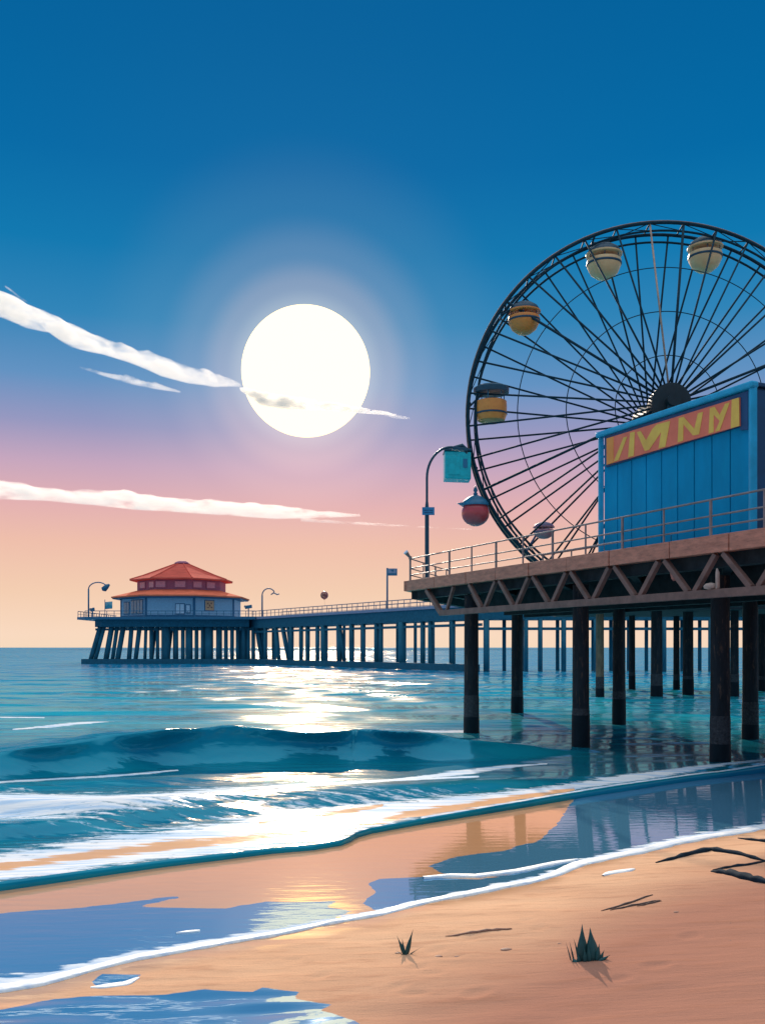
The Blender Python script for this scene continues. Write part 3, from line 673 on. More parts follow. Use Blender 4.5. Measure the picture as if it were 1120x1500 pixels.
# small things caught in the truss
q = at(985, 842, 24.2); t_ = thing('fender', 'faded red fender float hanging behind the truss of the near pier', 'fender', tuple(q))
mb = MB(); mb.tube([q + Vector((-.05, 0, .16)), q + Vector((-.02, 0, .05)), q + Vector((.02, 0, -.08)), q + Vector((.03, 0, -.15))], [.03, .06, .065, .03], 10); build('float', mb, M['buoy'], t_, smooth=True)
mb = MB(); mb.tube([q + Vector((-.05, 0, .15)), q + Vector((-.05, 0, 1.0))], .008, 6); build('rope', mb, M['under'], t_)
q = pp(16.62, 0.02, TZ + 0.10); t_ = thing('canvas_bundle', 'pale canvas bundle with upright roll resting on the lower truss beam', 'bundle', tuple(q))
mb = MB(); mb.lathe([(.06, 0), (.16, .03), (.17, .09), (.12, .14), (.03, .16)], q - U * .12, 12); build('roll', mb, M['bundle'], t_, smooth=True)
mb = MB(); mb.tube([q + U * .1, q + U * .1 + Z * .38, q + U * .08 + Z * .48], [.055, .05, .02], 8); build('upright_roll', mb, M['bundle'], t_, smooth=True)

# ------------------------------------------------------------------ kiosk
ka, kb, kn = 11.08, 16.85, 1.0
K0, K1 = pp(ka, kn), pp(kb, kn); kt = 9.16; KD = 4.2
kz = DT - 0.015
kio = thing('kiosk', 'bright blue plank-sided kiosk with a red and yellow sign on the near pier', 'kiosk', tuple(pp((ka + kb) / 2, kn + KD / 2, DT)))
ctr = pp((ka + kb) / 2, kn + KD / 2)
hu = (kb - ka) / 2
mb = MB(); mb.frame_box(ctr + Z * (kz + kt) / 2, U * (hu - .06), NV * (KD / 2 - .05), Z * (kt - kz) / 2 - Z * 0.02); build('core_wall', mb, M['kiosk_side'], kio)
mb = MB(); npl = 9; pw = (2 * hu - 0.2) / npl
for k in range(npl):
    uc = ka + 0.1 + pw * (k + .5)
    mb.frame_box(pp(uc, kn + 0.01, (kz + kt - .1) / 2 + .02), U * (pw / 2 - 0.014), NV * 0.045, Z * ((kt - kz - .1) / 2))
build('siding', mb, M['kiosk'], kio, bevel=0.014)
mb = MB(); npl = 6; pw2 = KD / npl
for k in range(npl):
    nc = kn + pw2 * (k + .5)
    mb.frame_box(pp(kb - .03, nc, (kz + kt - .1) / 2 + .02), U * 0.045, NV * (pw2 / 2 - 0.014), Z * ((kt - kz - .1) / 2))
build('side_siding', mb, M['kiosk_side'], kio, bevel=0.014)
for uu, w_ in ((ka - .02, .15), (kb + .02, .17)):
    mb = MB(); mb.bar(pp(uu, kn - .05, kz + .02), pp(uu, kn - .05, kt - .06), w_, w_); build('corner_trim', mb, M['kiosk_trim'], kio, bevel=0.04)
mb = MB(); mb.bar(pp(ka - .12, kn - .07, kt), pp(kb + .12, kn - .07, kt), 0.24, 0.17); build('top_trim', mb, M['kiosk_trim'], kio, bevel=0.05)
mb = MB(); mb.frame_box(ctr + Z * (kt + .03), U * (hu + .06), NV * (KD / 2 + .06), Z * .05); build('roof', mb, M['kiosk_side'], kio, bevel=0.02)
# navy header board and the painted sign
SP0 = pp(ka, kn - 0.10); npn = NV
def zz(x, y): return (860 + x / 4.308, 540 + y / 4.308)
def sgn(x, y, off=0.0): return on_plane(*zz(x, y), SP0 - NV * off, npn)
mb = MB(); mb.prism([sgn(*p) for p in ((108, 428), (1010, 140), (1010, 385), (960, 388), (960, 366), (112, 622))], NV * 0.055); build('header_board', mb, M['kiosk_dark'], kio)
mb = MB(); mb.prism([sgn(*p, .045) for p in ((118, 441), (955, 181), (957, 361), (119, 607))], NV * 0.044); sg = build('sign', mb, M['sign_red'], kio)
strokes = [
    ('sign_orange', [(119, 442), (163, 428), (163, 592), (120, 606)]),
    ('sign_yellow', [(226, 434), (250, 428), (194, 577), (164, 587)]),
    ('sign_yellow', [(268, 404), (297, 397), (291, 549), (254, 560)]),
    ('sign_yellow', [(310, 401), (334, 394), (368, 452), (408, 380), (436, 352), (520, 330), (490, 492), (446, 504), (464, 398), (388, 512), (360, 520)]),
    ('sign_yellow', [(574, 312), (604, 303), (672, 380), (695, 282), (727, 272), (703, 414), (664, 422), (604, 350), (602, 454), (567, 466)]),
    ('sign_yellow', [(770, 250), (800, 240), (832, 292), (866, 222), (896, 212), (832, 390), (803, 398), (832, 330), (795, 290), (794, 400), (762, 410)]),
    ('sign_yellow', [(908, 196), (954, 182), (956, 361), (902, 377)])]
for m_, pl in strokes:
    mb = MB(); mb.prism([sgn(*p, .053) for p in pl], NV * 0.006); build('letter', mb, M[m_], sg)

# ------------------------------------------------------------------ street lamp on the near pier
lx, lY = at(625, 845, 38.4).x, 38.4
lp = thing('street_lamp', 'tall blue gooseneck street lamp with a small sign at the near pier corner', 'street lamp', (lx, lY, DT))
zt = at(625, 700, lY).z; pts = [(lx, lY, zt)]
rad_x = (660 - 625) / F * lY; rad_z = (700 - 655) / F * lY
for i in range(1, 13):
    a = R(90 * i / 12); pts.append((lx + rad_x * (1 - math.cos(a)), lY, zt + rad_z * math.sin(a)))
pts += [tuple(at(672, 656, lY)), tuple(at(680, 660, lY)), tuple(at(684, 664, lY))]
mb = MB(); mb.tube([(lx, lY, DT - .02), (lx, lY, at(625, 745, lY).z)], 0.085, 12); mb.tube([(lx, lY, DT), (lx, lY, DT + .25)], [.14, .10], 12); build('post', mb, M['lamp'], lp, smooth='auto')
mb = MB(); mb.tube([(lx, lY, at(625, 746, lY).z), (lx, lY, at(625, 735, lY).z)], [.085, .055], 12); mb.tube([(lx, lY, at(625, 736, lY).z)] + pts, 0.05, 10); build('arm', mb, M['lamp'], lp, smooth='auto')
h0 = at(672, 657, lY); mb = MB(); mb.frame_box(h0 + Vector((.02, 0, -.03)), (.30, 0, -.04), (0, .16, 0), (0, 0, .06)); mb.tube([h0 + Vector((-.2, 0, .06)), h0 + Vector((.12, 0, .12)), h0 + Vector((.35, 0, -.02))], [.05, .09, .03], 8)
build('lamp_head', mb, M['lamp'], lp, bevel=0.02)
s0 = at(618, 743, lY - .1); s1 = at(636, 754.5, lY - .1)
mb = MB(); mb.box(((s0.x + s1.x) / 2, lY - .11, (s0.z + s1.z) / 2), (s1.x - s0.x, .06, s0.z - s1.z)); sb = build('sign', mb, M['lamp_sign'], lp, bevel=.008)
mb = MB(); w_ = (s1.x - s0.x)
for k, (a_, b2) in enumerate(((.12, .5), (.56, .86))): mb.box((s0.x + w_ * (a_ + b2) / 2, lY - .145, (s0.z + s1.z) / 2 + .03), (w_ * (b2 - a_), .012, .035))
mb.box((s0.x + w_ * .5, lY - .145, (s0.z + s1.z) / 2 - .06), (w_ * .7, .012, .03)); build('sign_mark', mb, M['lamp_mark'], sb)

# ------------------------------------------------------------------ wheel
WY = 62.0; psi = R(3.0)
WC = Vector(((966 - 560) / F * WY, WY, CH + (948 - 606) / F * WY)); WR = 16.0 / 80 * WY
E1 = Vector((math.cos(psi), -math.sin(psi), 0)); AX = Vector((math.sin(psi), math.cos(psi), 0)); WW = 1.8
def wp(th, r, s): return WC + E1 * (r * math.cos(th)) + Z * (r * math.sin(th)) + AX * s
fw = thing('ferris_wheel', 'big dark ferris wheel with thin spokes standing on the near pier', 'ferris wheel', (WC.x, WC.y + 1, DT))
NSEG = 128
def ringtube(r, s, rad, n=8):
    b_ = MB(); b_.tube([wp(2 * math.pi * i / NSEG, r, s) for i in range(NSEG)], rad, n, closed=True); return b_
for s in (0.0, WW):
    build('rim', ringtube(WR - (0 if s == 0 else 0.02), s, 0.11), M['wheel'], fw, smooth=True)
    build('rim', ringtube(WR - 0.52, s, 0.075), M['wheel'], fw, smooth=True)
build('rim_edge', ringtube(WR + 0.135, 0.02, 0.035, 6), M['wheel_edge'], fw, smooth=True)
HF, HB = -2.5, WW + 1.2
NS = 36
for k in range(NS):
    th = 2 * math.pi * (k + .3) / NS
    for side in (0, 1):
        t2 = th + (0.045 if side else 0)
        b_ = MB(); thick = 0.064
        if side == 0 and k % 6 == 2: thick = 0.085
        pale = side == 0 and k == 9
        b_.tube([wp(t2, 1.0, HF if side == 0 else HB), wp(t2, WR - .05, 0 if side == 0 else WW)], thick, 6); build('spoke', b_, M['spoke_pale'] if pale else M['wheel'], fw, smooth=True)
for fr in (0.26, 0.50, 0.745):
    build('tie_ring', ringtube(WR * fr, HF * (1 - fr), 0.032, 6), M['wheel'], fw, smooth=True)
mb = MB()
for k in range(NS):
    th = 2 * math.pi * (k + .3) / NS; t2 = 2 * math.pi * (k + 1.3) / NS
    mb.tube([wp(th, WR, 0), wp(th, WR, WW)], .05, 6)
    mb.tube([wp(th, WR - .05, 0), wp(th, WR - .5, 0)], .04, 5); mb.tube([wp(th, WR - .5, 0), wp(t2, WR - .05, 0)], .03, 5)
    if k % 3 == 0: mb.tube([wp(th, WR, 0), wp(t2, WR, WW)], .035, 6)
build('cross_brace', mb, M['wheel'], fw)
b_ = MB(); b_.tube([WC + AX * (HF - .55), WC + AX * (HF - .5), WC + AX * (HF + .5), WC + AX * 1.1, WC + AX * (HB - .35), WC + AX * (HB + .5)], [.8, 1.2, 1.25, .7, 1.3, 1.2], 32); build('hub', b_, M['hub'], fw, smooth='auto')
for s in (HF - .9, HB + .9):
    for sg_ in (-1, 1):
        b_ = MB(); top = WC + AX * s; foot = WC + AX * (s - (.8 if s < 0 else -.8)) + E1 * (sg_ * 4.2); foot.z = DT - .05
        b_.tube([top, foot], [.22, .30], 10); build('support_leg', b_, M['wheel'], fw, smooth=True)
b_ = MB(); b_.tube([WC + AX * (HF - 1.2), WC + AX * (HB + 1.2)], .4, 16); build('axle', b_, M['hub'], fw, smooth='auto')

GC = WY + WW / 2
def gondola(name, label, px, py, kind, shell, canopy, w, h, th_deg, YY=None):
    c = at(px, py, YY or GC); k = w / 2
    t = thing(name, label, 'gondola', tuple(c), 'gondolas hung on the wheel')
    s = h / 2
    if kind == 'globe':      # open bowl, gap, domed canopy
        b_ = MB(); b_.lathe([(k * .08, -s), (k * .45, -s * .93), (k * .78, -s * .68), (k * .97, -s * .30), (k, -.02 * s), (k * .97, 0.06 * s), (k * .90, 0.06 * s), (k * .88, -.15 * s), (k * .3, -.6 * s)], c, 28); bw = build('bowl', b_, shell, t, smooth='auto')
        b_ = MB(); b_.lathe([(k * .985, -.24 * s), (k * 1.015, -.22 * s), (k * 1.03, -.16 * s), (k * 1.01, -.12 * s), (k * .97, -.12 * s)], c, 28); build('band', b_, canopy, bw, smooth='auto')
        b_ = MB(); b_.lathe([(k * .90, .34 * s), (k * 1.0, .36 * s), (k * 1.0, .46 * s), (k * .86, .68 * s), (k * .55, .88 * s), (k * .18, 1.0 * s), (k * .05, 1.06 * s)], c, 28); cp = build('canopy', b_, canopy, t, smooth='auto')
        b_ = MB(); b_.lathe([(k * .93, .30 * s), (k * 1.05, .32 * s), (k * 1.06, .40 * s), (k * 1.0, .43 * s), (k * .9, .40 * s)], c, 28); build('canopy_rim', b_, shell, cp, smooth='auto')
        for i in range(6):
            a = R(60 * i + 20); b_ = MB(); b_.tube([c + Vector((k * .9 * math.cos(a), k * .9 * math.sin(a), 0)), c + Vector((k * .9 * math.cos(a), k * .9 * math.sin(a), .4 * s))], .03, 6); build('upright', b_, canopy, t)
        b_ = MB(); b_.tube([c + Z * (-.5 * s), c + Z * s], .06, 8); build('centre_pole', b_, canopy, t)
        topz = 1.0 * s
    elif kind == 'barrel':
        b_ = MB(); b_.lathe([(k * .55, -s), (k * .86, -s * .9), (k * .98, -s * .6), (k, -s * .2), (k * .98, .12 * s), (k * .90, .16 * s), (k * .86, .10 * s)], c, 24); bw = build('bowl', b_, shell, t, smooth='auto')
        b_ = MB(); b_.lathe([(k * .97, -.60 * s), (k * 1.02, -.58 * s), (k * 1.02, -.50 * s), (k * .97, -.48 * s)], c, 24); build('band', b_, canopy, bw)
        b_ = MB(); b_.lathe([(k * .9, .56 * s), (k * 1.12, .58 * s), (k * 1.14, .84 * s), (k * .9, .96 * s), (k * .2, 1.0 * s)], c, 24); build('canopy', b_, canopy, t, smooth='auto')
        for i in range(6):
            a = R(60 * i + 10); b_ = MB(); b_.tube([c + Vector((k * .85 * math.cos(a), k * .85 * math.sin(a), .1 * s)), c + Vector((k * .85 * math.cos(a), k * .85 * math.sin(a), .6 * s))], .035, 6); build('upright', b_, M['hat'], t)
        topz = s
    elif kind == 'cabin':
        b_ = MB(); b_.frame_box(c - Z * .1 * s, (k, 0, -.03), (0, k * .9, 0), (0, 0, s * .86)); cb = build('cabin', b_, shell, t, bevel=.06)
        b_ = MB(); b_.frame_box(c + Vector((k * .55, -k * .91, 0)), (k * .16, 0, 0), (0, .03, 0), (0, 0, s * .28)); build('window', b_, M['hat'], cb)
        b_ = MB(); b_.frame_box(c + Vector((-k * .3, -k * .905, -.1 * s)), (k * .45, 0, 0), (0, .03, 0), (0, 0, s * .62)); build('panel', b_, M['teal'], cb, bevel=.02)
        b_ = MB(); b_.frame_box(c + Z * .86 * s, (k * 1.04, 0, 0), (0, k, 0), (0, 0, .07)); b_.tube([c + Z * .9 * s, c + Z * 1.15 * s], [.35, .12], 8); build('canopy', b_, canopy, t, bevel=.03)
        topz = 1.1 * s
    else:                     # ball with a hat-shaped roof
        b_ = MB(); b_.lathe([(k * math.sin(math.pi * i / 14) * (1 if i < 11 else 1), -.15 * s - s * .85 * math.cos(math.pi * i / 14) * .95) for i in range(1, 12)], c, 28); build('bowl', b_, shell, t, smooth=True)
        b_ = MB(); b_.lathe([(k * .93, .28 * s), (k * 1.02, .30 * s), (k * .98, .42 * s), (k * .85, .60 * s), (k * .5, .82 * s), (k * .16, .95 * s)], c, 24); hp = build('canopy', b_, canopy, t, smooth='auto')
        b_ = MB(); b_.add([c + Vector((-k * .7, -k * .5, .50 * s)), c + Vector((-k * 1.35, -k * .2, .42 * s)), c + Vector((-k * 1.05, -k * .35, .32 * s)), c + Vector((-k * .55, -k * .85, .30 * s)),
                           c + Vector((-k * .7, k * .3, .52 * s)), c + Vector((-k * 1.35, k * .1, .46 * s)), c + Vector((-k * 1.05, k * .25, .34 * s)), c + Vector((-k * .55, k * .7, .32 * s))],
                          [(0, 1, 2, 3), (7, 6, 5, 4), (0, 4, 5, 1), (1, 5, 6, 2), (2, 6, 7, 3), (3, 7, 4, 0)]); build('peak', b_, canopy, hp)
        b_ = MB(); b_.lathe([(.10, .92 * s), (.16, 1.02 * s), (.08, 1.12 * s), (.15, 1.22 * s), (.12, 1.34 * s), (.03, 1.5 * s)], c, 12); build('finial', b_, canopy, hp, smooth=True)
        topz = .8 * s
    th = R(th_deg); pv = wp(th, WR - .1, WW / 2)
    b_ = MB(); b_.tube([c + Z * topz, pv], .075, 8); b_.tube([wp(th, WR - .1, 0), wp(th, WR - .1, WW)], .07, 8); build('hanger', b_, canopy, t, smooth=True)
    return t
k_ = GC / F
gondola('gondola', 'cream globe gondola at the top of the wheel, left of its crown', 884, 383, 'globe', M['cream'], M['canopy'], 50 * k_, 52 * k_, 110)
gondola('gondola', 'cream bowl gondola at the upper right of the wheel by the photo edge', 1032, 373, 'globe', M['cream'], M['canopy'], 48 * k_, 52 * k_, 73)
gondola('gondola', 'orange bowl gondola under a dark dome on the upper left of the wheel', 767, 466, 'globe', M['orange'], M['canopy'], 46 * k_, 48 * k_, 146)
gondola('gondola', 'orange barrel gondola with a flat dark roof at the far left of the wheel', 719, 592, 'barrel', M['orange'], M['canopy'], 46 * k_, 54 * k_, 176)
gondola('gondola', 'teal box gondola beside the lamp arm, outside the left rim', 669, 682, 'cabin', M['teal'], M['canopy'], 38 * k_, 46 * k_, 196)
gondola('gondola', 'glossy red ball gondola with a blue pointed roof below the teal one', 696, 748, 'ball', M['red'], M['hat'], 41 * k_, 48 * k_, 207)
gondola('gondola', 'faded pink gondola with mauve roof low inside the wheel above the railing', 796, 777, 'globe', M['pinkish'], M['mauve'], 30 * k_, 25 * k_, 226)

# ------------------------------------------------------------------ far pier
FZ = 8.4
fp = thing('pier', 'distant dark blue pier on many thin posts running out to sea', 'pier', (-30, 165, 0))
A_ = Vector((-23.5, 172, 0)); B_ = Vector((11.6, 116, 0)); C_ = Vector((75, 118, 0))
d1_ = (B_ - A_).normalized(); n1_ = Vector((-d1_.y, d1_.x, 0))
if n1_.y < 0: n1_ = -n1_
WD = 6.0
ed = MB(); gd = MB()
def wpoly(z0, z1, inset=0.0):
    f0 = [A_ - d1_ * 3 + n1_ * inset, B_ + Vector((0, inset, 0)), C_ + Vector((0, inset, 0))]
    b0 = [C_ + Vector((0, WD - inset, 0)), B_ + Vector((0, 0, 0)) + Vector((1.5, WD - inset, 0)), A_ - d1_ * 3 + n1_ * (WD - inset)]
    return [p + Z * z0 for p in f0 + b0], (0, 0, z1 - z0)
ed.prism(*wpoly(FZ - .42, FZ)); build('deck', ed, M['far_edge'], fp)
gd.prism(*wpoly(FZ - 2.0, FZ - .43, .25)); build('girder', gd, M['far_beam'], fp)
# round-cornered head of the pier
PLF, PLB = 170.0, 203.0
xl, xr = at(108, 900, PLF).x, at(374, 900, PLF).x
plat = [(xl, PLF + 2), (xl + 2, PLF), (xr, PLF), (xr, PLB), (xl + 5, PLB), (xl, PLB - 6)]
mb = MB(); mb.prism([(x, y, FZ - .45) for x, y in plat], (0, 0, .46)); build('platform', mb, M['far_rail_blue'], fp)
cx_, cy_ = (xl + xr) / 2, (PLF + PLB) / 2
gpl = [(cx_ + (x - cx_) * .87 + .8, cy_ + (y - cy_) * .93) for x, y in plat]
mb = MB(); mb.prism([(x, y, FZ - 1.75) for x, y in gpl], (0, 0, 1.29)); build('platform_girder', mb, M['far_beam'], fp)
def fpost(a, b, r):
    b_ = MB(); b_.tube([a, b], r, 8); build('post', b_, M['far_post'], fp, smooth=True)
PY_ = 172.2
sc1 = PY_ / F
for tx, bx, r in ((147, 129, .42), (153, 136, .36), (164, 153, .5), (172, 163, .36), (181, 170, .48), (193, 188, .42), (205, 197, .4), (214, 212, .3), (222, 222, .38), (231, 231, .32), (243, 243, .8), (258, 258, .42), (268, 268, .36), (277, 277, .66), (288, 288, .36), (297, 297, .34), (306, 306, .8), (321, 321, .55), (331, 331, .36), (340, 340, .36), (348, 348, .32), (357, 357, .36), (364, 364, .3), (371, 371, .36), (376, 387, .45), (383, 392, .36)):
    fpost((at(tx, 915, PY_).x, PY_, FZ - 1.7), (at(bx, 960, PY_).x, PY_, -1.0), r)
for i in range(12):
    x = xl + 7 + i * 2.35; fpost((x, 188 + (i % 3) * 4, FZ - 1.7), (x - (.9 if i < 3 else 0), 188 + (i % 3) * 4, -1), .33)
# walkway posts
def on_walk(px, off=0.5):
    """point on the walkway's front line at picture column px"""
    t_ = (px - 560) / F; A2 = A_ + n1_ * off; B2 = B_ + n1_ * off
    s_ = (t_ * A2.y - A2.x) / ((B2.x - A2.x) - t_ * (B2.y - A2.y))
    if s_ <= 1: return A2 + (B2 - A2) * s_
    y = B_.y + off; return Vector((t_ * y, y, 0))
for px, dx, r in ((389, 0, .3), (404, 5, .34), (414, 10, .36), (422, 6, .3), (427, 0, .36), (441, 0, .34), (450, 0, .30), (465, 0, .34), (474, 0, .5), (496, 1, .42), (497, 9, .32), (515, 0, .42), (532, 0, .36), (551, 0, .36), (558, 0, .34), (589, 0, .62), (619, 0, .40), (630, 0, .38), (663, 0, .40), (712, 0, .48), (770, 0, .34), (791, 0, .34), (825, 0, .40), (872, 0, .36), (925, 0, .40), (972, 0, .36), (990, 0, .44), (1040, 0, .4), (1100, 0, .4), (1160, 0, .4), (1220, 0, .4)):
    a = on_walk(px); b = on_walk(px + dx) if dx else a
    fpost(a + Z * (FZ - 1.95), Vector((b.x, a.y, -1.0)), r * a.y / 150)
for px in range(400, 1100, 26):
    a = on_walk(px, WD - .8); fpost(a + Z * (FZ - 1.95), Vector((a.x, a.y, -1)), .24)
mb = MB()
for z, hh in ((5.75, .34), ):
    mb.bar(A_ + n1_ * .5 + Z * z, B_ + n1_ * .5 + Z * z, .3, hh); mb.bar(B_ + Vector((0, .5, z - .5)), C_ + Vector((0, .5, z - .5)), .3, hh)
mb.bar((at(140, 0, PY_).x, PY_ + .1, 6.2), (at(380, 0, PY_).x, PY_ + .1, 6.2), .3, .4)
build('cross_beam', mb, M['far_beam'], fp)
mb = MB()
mb.bar((at(117, 0, PLF).x, PY_ - .9, .42), (at(380, 0, PLF).x, PY_ - .9, .42), .9, .95)
mb.bar(A_ - d1_ * 1.0 + n1_ * -.2 + Z * .40, B_ + n1_ * -.2 + Z * .40, .9, 1.0)
build('shadow_bar', mb, M['far_beam'], fp)  # solid bar built in place of the dark shadow band at the waterline
def far_rail(a, b, step, m_, h=1.05):
    b_ = MB(); b_.bar(a + Z * (FZ + h), b + Z * (FZ + h), .10, .12); rl = build('railing', b_, m_, fp)
    b_ = MB(); b_.bar(a + Z * (FZ + h * .5), b + Z * (FZ + h * .5), .06, .07); build('rail', b_, m_, rl)
    L_ = (b - a).length; d_ = (b - a) / L_; b_ = MB()
    for k in range(int(L_ / step) + 1):
        q = a + d_ * (k * step); b_.bar(q + Z * (FZ - .01), q + Z * (FZ + h - .05), .09, .09)
    build('railing_post', b_, m_, rl)['kind'] = 'stuff'
far_rail(A_ + n1_ * .1, B_ + n1_ * .1, 1.55, M['far_rail']); far_rail(B_ + Vector((.1, .1, 0)), C_ + Vector((0, .1, 0)), 2.2, M['far_rail'])
far_rail(A_ + n1_ * (WD - .1), B_ + n1_ * (WD - .1), 3.0, M['far_rail'])
far_rail(Vector((xl + 2, PLF + .1, 0)), Vector((xr, PLF + .1, 0)), 1.3, M['far_rail_blue']); far_rail(Vector((xl + .1, PLF + 2.2, 0)), Vector((xl + .1, PLB - 6, 0)), 1.6, M['far_rail']); far_rail(Vector((xl + 5, PLB - .1, 0)), Vector((xr, PLB - .1, 0)), 2.0, M['far_rail'])

# ------------------------------------------------------------------ pavilion (eight-sided)
PS = 0.925
PC = Vector(((267.0 - 560) / F * 185, 185.0, 0)); T8 = math.tan(math.pi / 8)
pv = thing('pavilion', 'octagonal pavilion with two-tiered red roof on the end of the far pier', 'pavilion', (PC.x, PC.y, FZ))
def octo(ap, z): # corners of an octagon with one side facing the viewer
    r = ap * PS / math.cos(math.pi / 8)
    return [Vector((PC.x + r * math.cos(R(22.5 + 45 * i)), PC.y + r * math.sin(R(22.5 + 45 * i)), z)) for i in range(8)]
def octo_loft(levels):
    b_ = MB(); vs = []
    for ap, z in levels: vs += octo(ap, z)
    n = len(levels); fs = [tuple(range(8))[::-1], tuple((n - 1) * 8 + k for k in range(8))]
    for i in range(n - 1):
        for k in range(8): fs.append((i * 8 + k, i * 8 + (k + 1) % 8, (i + 1) * 8 + (k + 1) % 8, (i + 1) * 8 + k))
    return b_.add(vs, fs)
build('wall', octo_loft([(11.5, FZ + .01), (11.5, 12.35)]), M['pav_lower'], pv)
lr = build('lower_roof', octo_loft([(12.9, 12.2), (13.3, 12.25), (13.3, 12.5), (11.0, 13.1), (8.5, 13.75)]), M['roof_low'], pv)
build('eave', octo_loft([(12.6, 12.02), (13.05, 12.05), (13.1, 12.19), (12.6, 12.19)]), M['pav_trim'], lr)
build('upper_wall', octo_loft([(8.5, 13.5), (8.5, 15.75)]), M['pav_upper'], pv)
ur = build('roof', octo_loft([(9.3, 15.55), (9.9, 15.6), (9.9, 15.82), (7.4, 16.65), (4.6, 17.75), (1.2, 19.1)]), M['roof'], pv)
mb = MB()
for i in range(8):
    a = octo(9.9, 15.84)[i]; b = octo(1.2, 19.13)[i]; mid = octo(4.6, 17.78)[i]; m2 = octo(7.4, 16.68)[i]
    mb.tube([a, m2, mid, b], .13, 6)
build('ridge', mb, M['roof'], ur)
build('cap', octo_loft([(1.3, 19.05), (1.5, 19.15), (1.4, 19.35), (.9, 19.6), (.2, 19.7)]), M['pav_upper'], ur)
def face_box(ap, fi, uc, w, z0, z1, m_, name, parent, dep=.10, off=0.0):
    ang = R(-90 + 45 * fi); n_ = Vector((math.cos(ang), math.sin(ang), 0)); s_ = Vector((-n_.y, n_.x, 0))
    c = Vector((PC.x, PC.y, 0)) + n_ * (ap * PS + off + dep / 2 - .03) + s_ * uc * PS + Z * (z0 + z1) / 2
    b_ = MB(); b_.frame_box(c, s_ * w * PS / 2, n_ * (dep / 2 + .015), Z * (z1 - z0) / 2); return build(name, b_, m_, parent)
for fi in range(-2, 3):
    for s_ in (-1, 1):
        if fi == 2 and s_ == 1: continue
        face_box(11.5, fi, s_ * 4.68, .3, FZ + .05, 12.0, M['pav_trim'], 'corner_post', pv, .12)
    face_box(11.5, fi, 0, 9.3, FZ + .03, FZ + .5, M['pav_trim'], 'skirting', pv, .08)
def window(ap, fi, uc, w, z0, z1, frame, glass, mull=0):
    f_ = face_box(ap, fi, uc, w, z0, z1, frame, 'window', pv, .12); p_ = face_box(ap, fi, uc, w - .3, z0 + .15, z1 - .15, glass, 'pane', f_, .05, .11)
    for i in range(mull): face_box(ap, fi, uc - w / 2 + w * (i + 1) / (mull + 1), .1, z0 + .15, z1 - .15, frame, 'mullion', f_, .06, .135)
window(11.5, -1, -2.4, 2.2, 9.1, 11.5, M['pav_trim'], M['glass_teal'], 1); window(11.5, -1, 1.6, 4.6, 9.1, 11.8, M['pav_trim'], M['glass_teal'], 3)
window(11.5, 0, 2.0, 1.9, 9.0, 11.0, M['pav_trim'], M['pale'], 1); window(11.5, 0, 3.6, 1.0, 9.2, 10.8, M['pav_trim'], M['pale'])
for fi, uc, w in ((-1, -1.3, 2.2), (-1, 2.1, 2.0), (0, -2.5, 2.2), (0, 1.4, 2.4), (1, -2.0, 2.2), (1, 1.2, 2.2)): window(8.5, fi, uc, w, 14.0, 15.35, M['pav_upper'], M['glass_pink'])
p_ = face_box(11.5, 1, -1.2, 2.3, 9.7, 11.7, M['pav_trim'], 'poster', pv, .12); face_box(11.5, 1, -1.2, 2.05, 9.82, 11.58, M['poster'], 'poster_sheet', p_, .05, .11)
for du, dz, w, h in ((-.45, .35, .35, .3), (.4, .4, .3, .3), (0, 0, .3, .35), (-.4, -.4, .4, .18), (.45, -.35, .35, .25)): face_box(11.5, 1, -1.2 + du, w, 10.7 + dz - h / 2, 10.7 + dz + h / 2, M['poster_mark'], 'poster_mark', p_, .03, .155)
face_box(11.5, -2, 1.6, 4.5, FZ + .1, 11.9, M['pav_red'], 'door_bay', pv, .1)

# ------------------------------------------------------------------ small things on the far pier
def goose(label, px, Y, ptop, phook, pdip, head, m_):
    b0 = at(px, 0, Y); t = thing('street_lamp', label, 'street lamp', (b0.x, Y, FZ), 'street lamps on the far pier')
    zt = at(px, ptop + 10, Y).z; rx = (phook - px) / 2 / F * Y; rz = 10 / F * Y
    pts = [(b0.x, Y, FZ)] + [(b0.x, Y, zt)] + [(b0.x + rx * (1 - math.cos(R(15 * i))), Y, zt + rz * math.sin(R(15 * i))) for i in range(1, 11)]
    b_ = MB(); b_.tube(pts[:2], .15, 8); build('post', b_, m_, t, smooth=True)
    b_ = MB(); b_.tube(pts[1:], .11, 8); build('arm', b_, m_, t, smooth=True)
    e_ = Vector(pts[-1]); b_ = MB()
    if head: b_.tube([e_ + Vector((.6, 0, .25)), e_ + Vector((.1, 0, -.1)), e_ + Vector((-.5, 0, -.7)), e_ + Vector((-.6, 0, -.95))], [.15, .45, .55, .2], 10)
    else: b_.tube([e_ + Vector((-.6, 0, -.5)), e_ + Vector((-.1, 0, -.15)), e_ + Vector((.5, 0, -.45)), e_ + Vector((.9, 0, -.35))], [.1, .14, .14, .1], 8)
    build('lamp_head', b_, m_, t, smooth=True)
goose('curved street lamp with a drooping head left of the pavilion', 130, 176, 853, 158, 866, True, M['far_rail_blue'])
goose('thin crook-shaped street lamp right of the pavilion on the far pier', 384, 169, 862, 403, 870, False, M['far_rail'])
q = on_walk(567, 1.0); hpx = lambda y: at(567, y, q.y).z
t_ = thing('sign_pole', 'tall thin pole with a flag-like board on the far pier walkway', 'sign pole', (q.x, q.y, FZ))
mb = MB(); mb.tube([(q.x, q.y, FZ), (q.x, q.y, hpx(832))], .13, 8); build('pole', mb, M['far_rail_blue'], t_, smooth=True)
kx = q.y / F
mb = MB(); mb.box((q.x + 7.6 * kx, q.y, hpx(838)), (14 * kx, .12, 10.5 * kx)); bd = build('board', mb, M['far_edge'], t_)
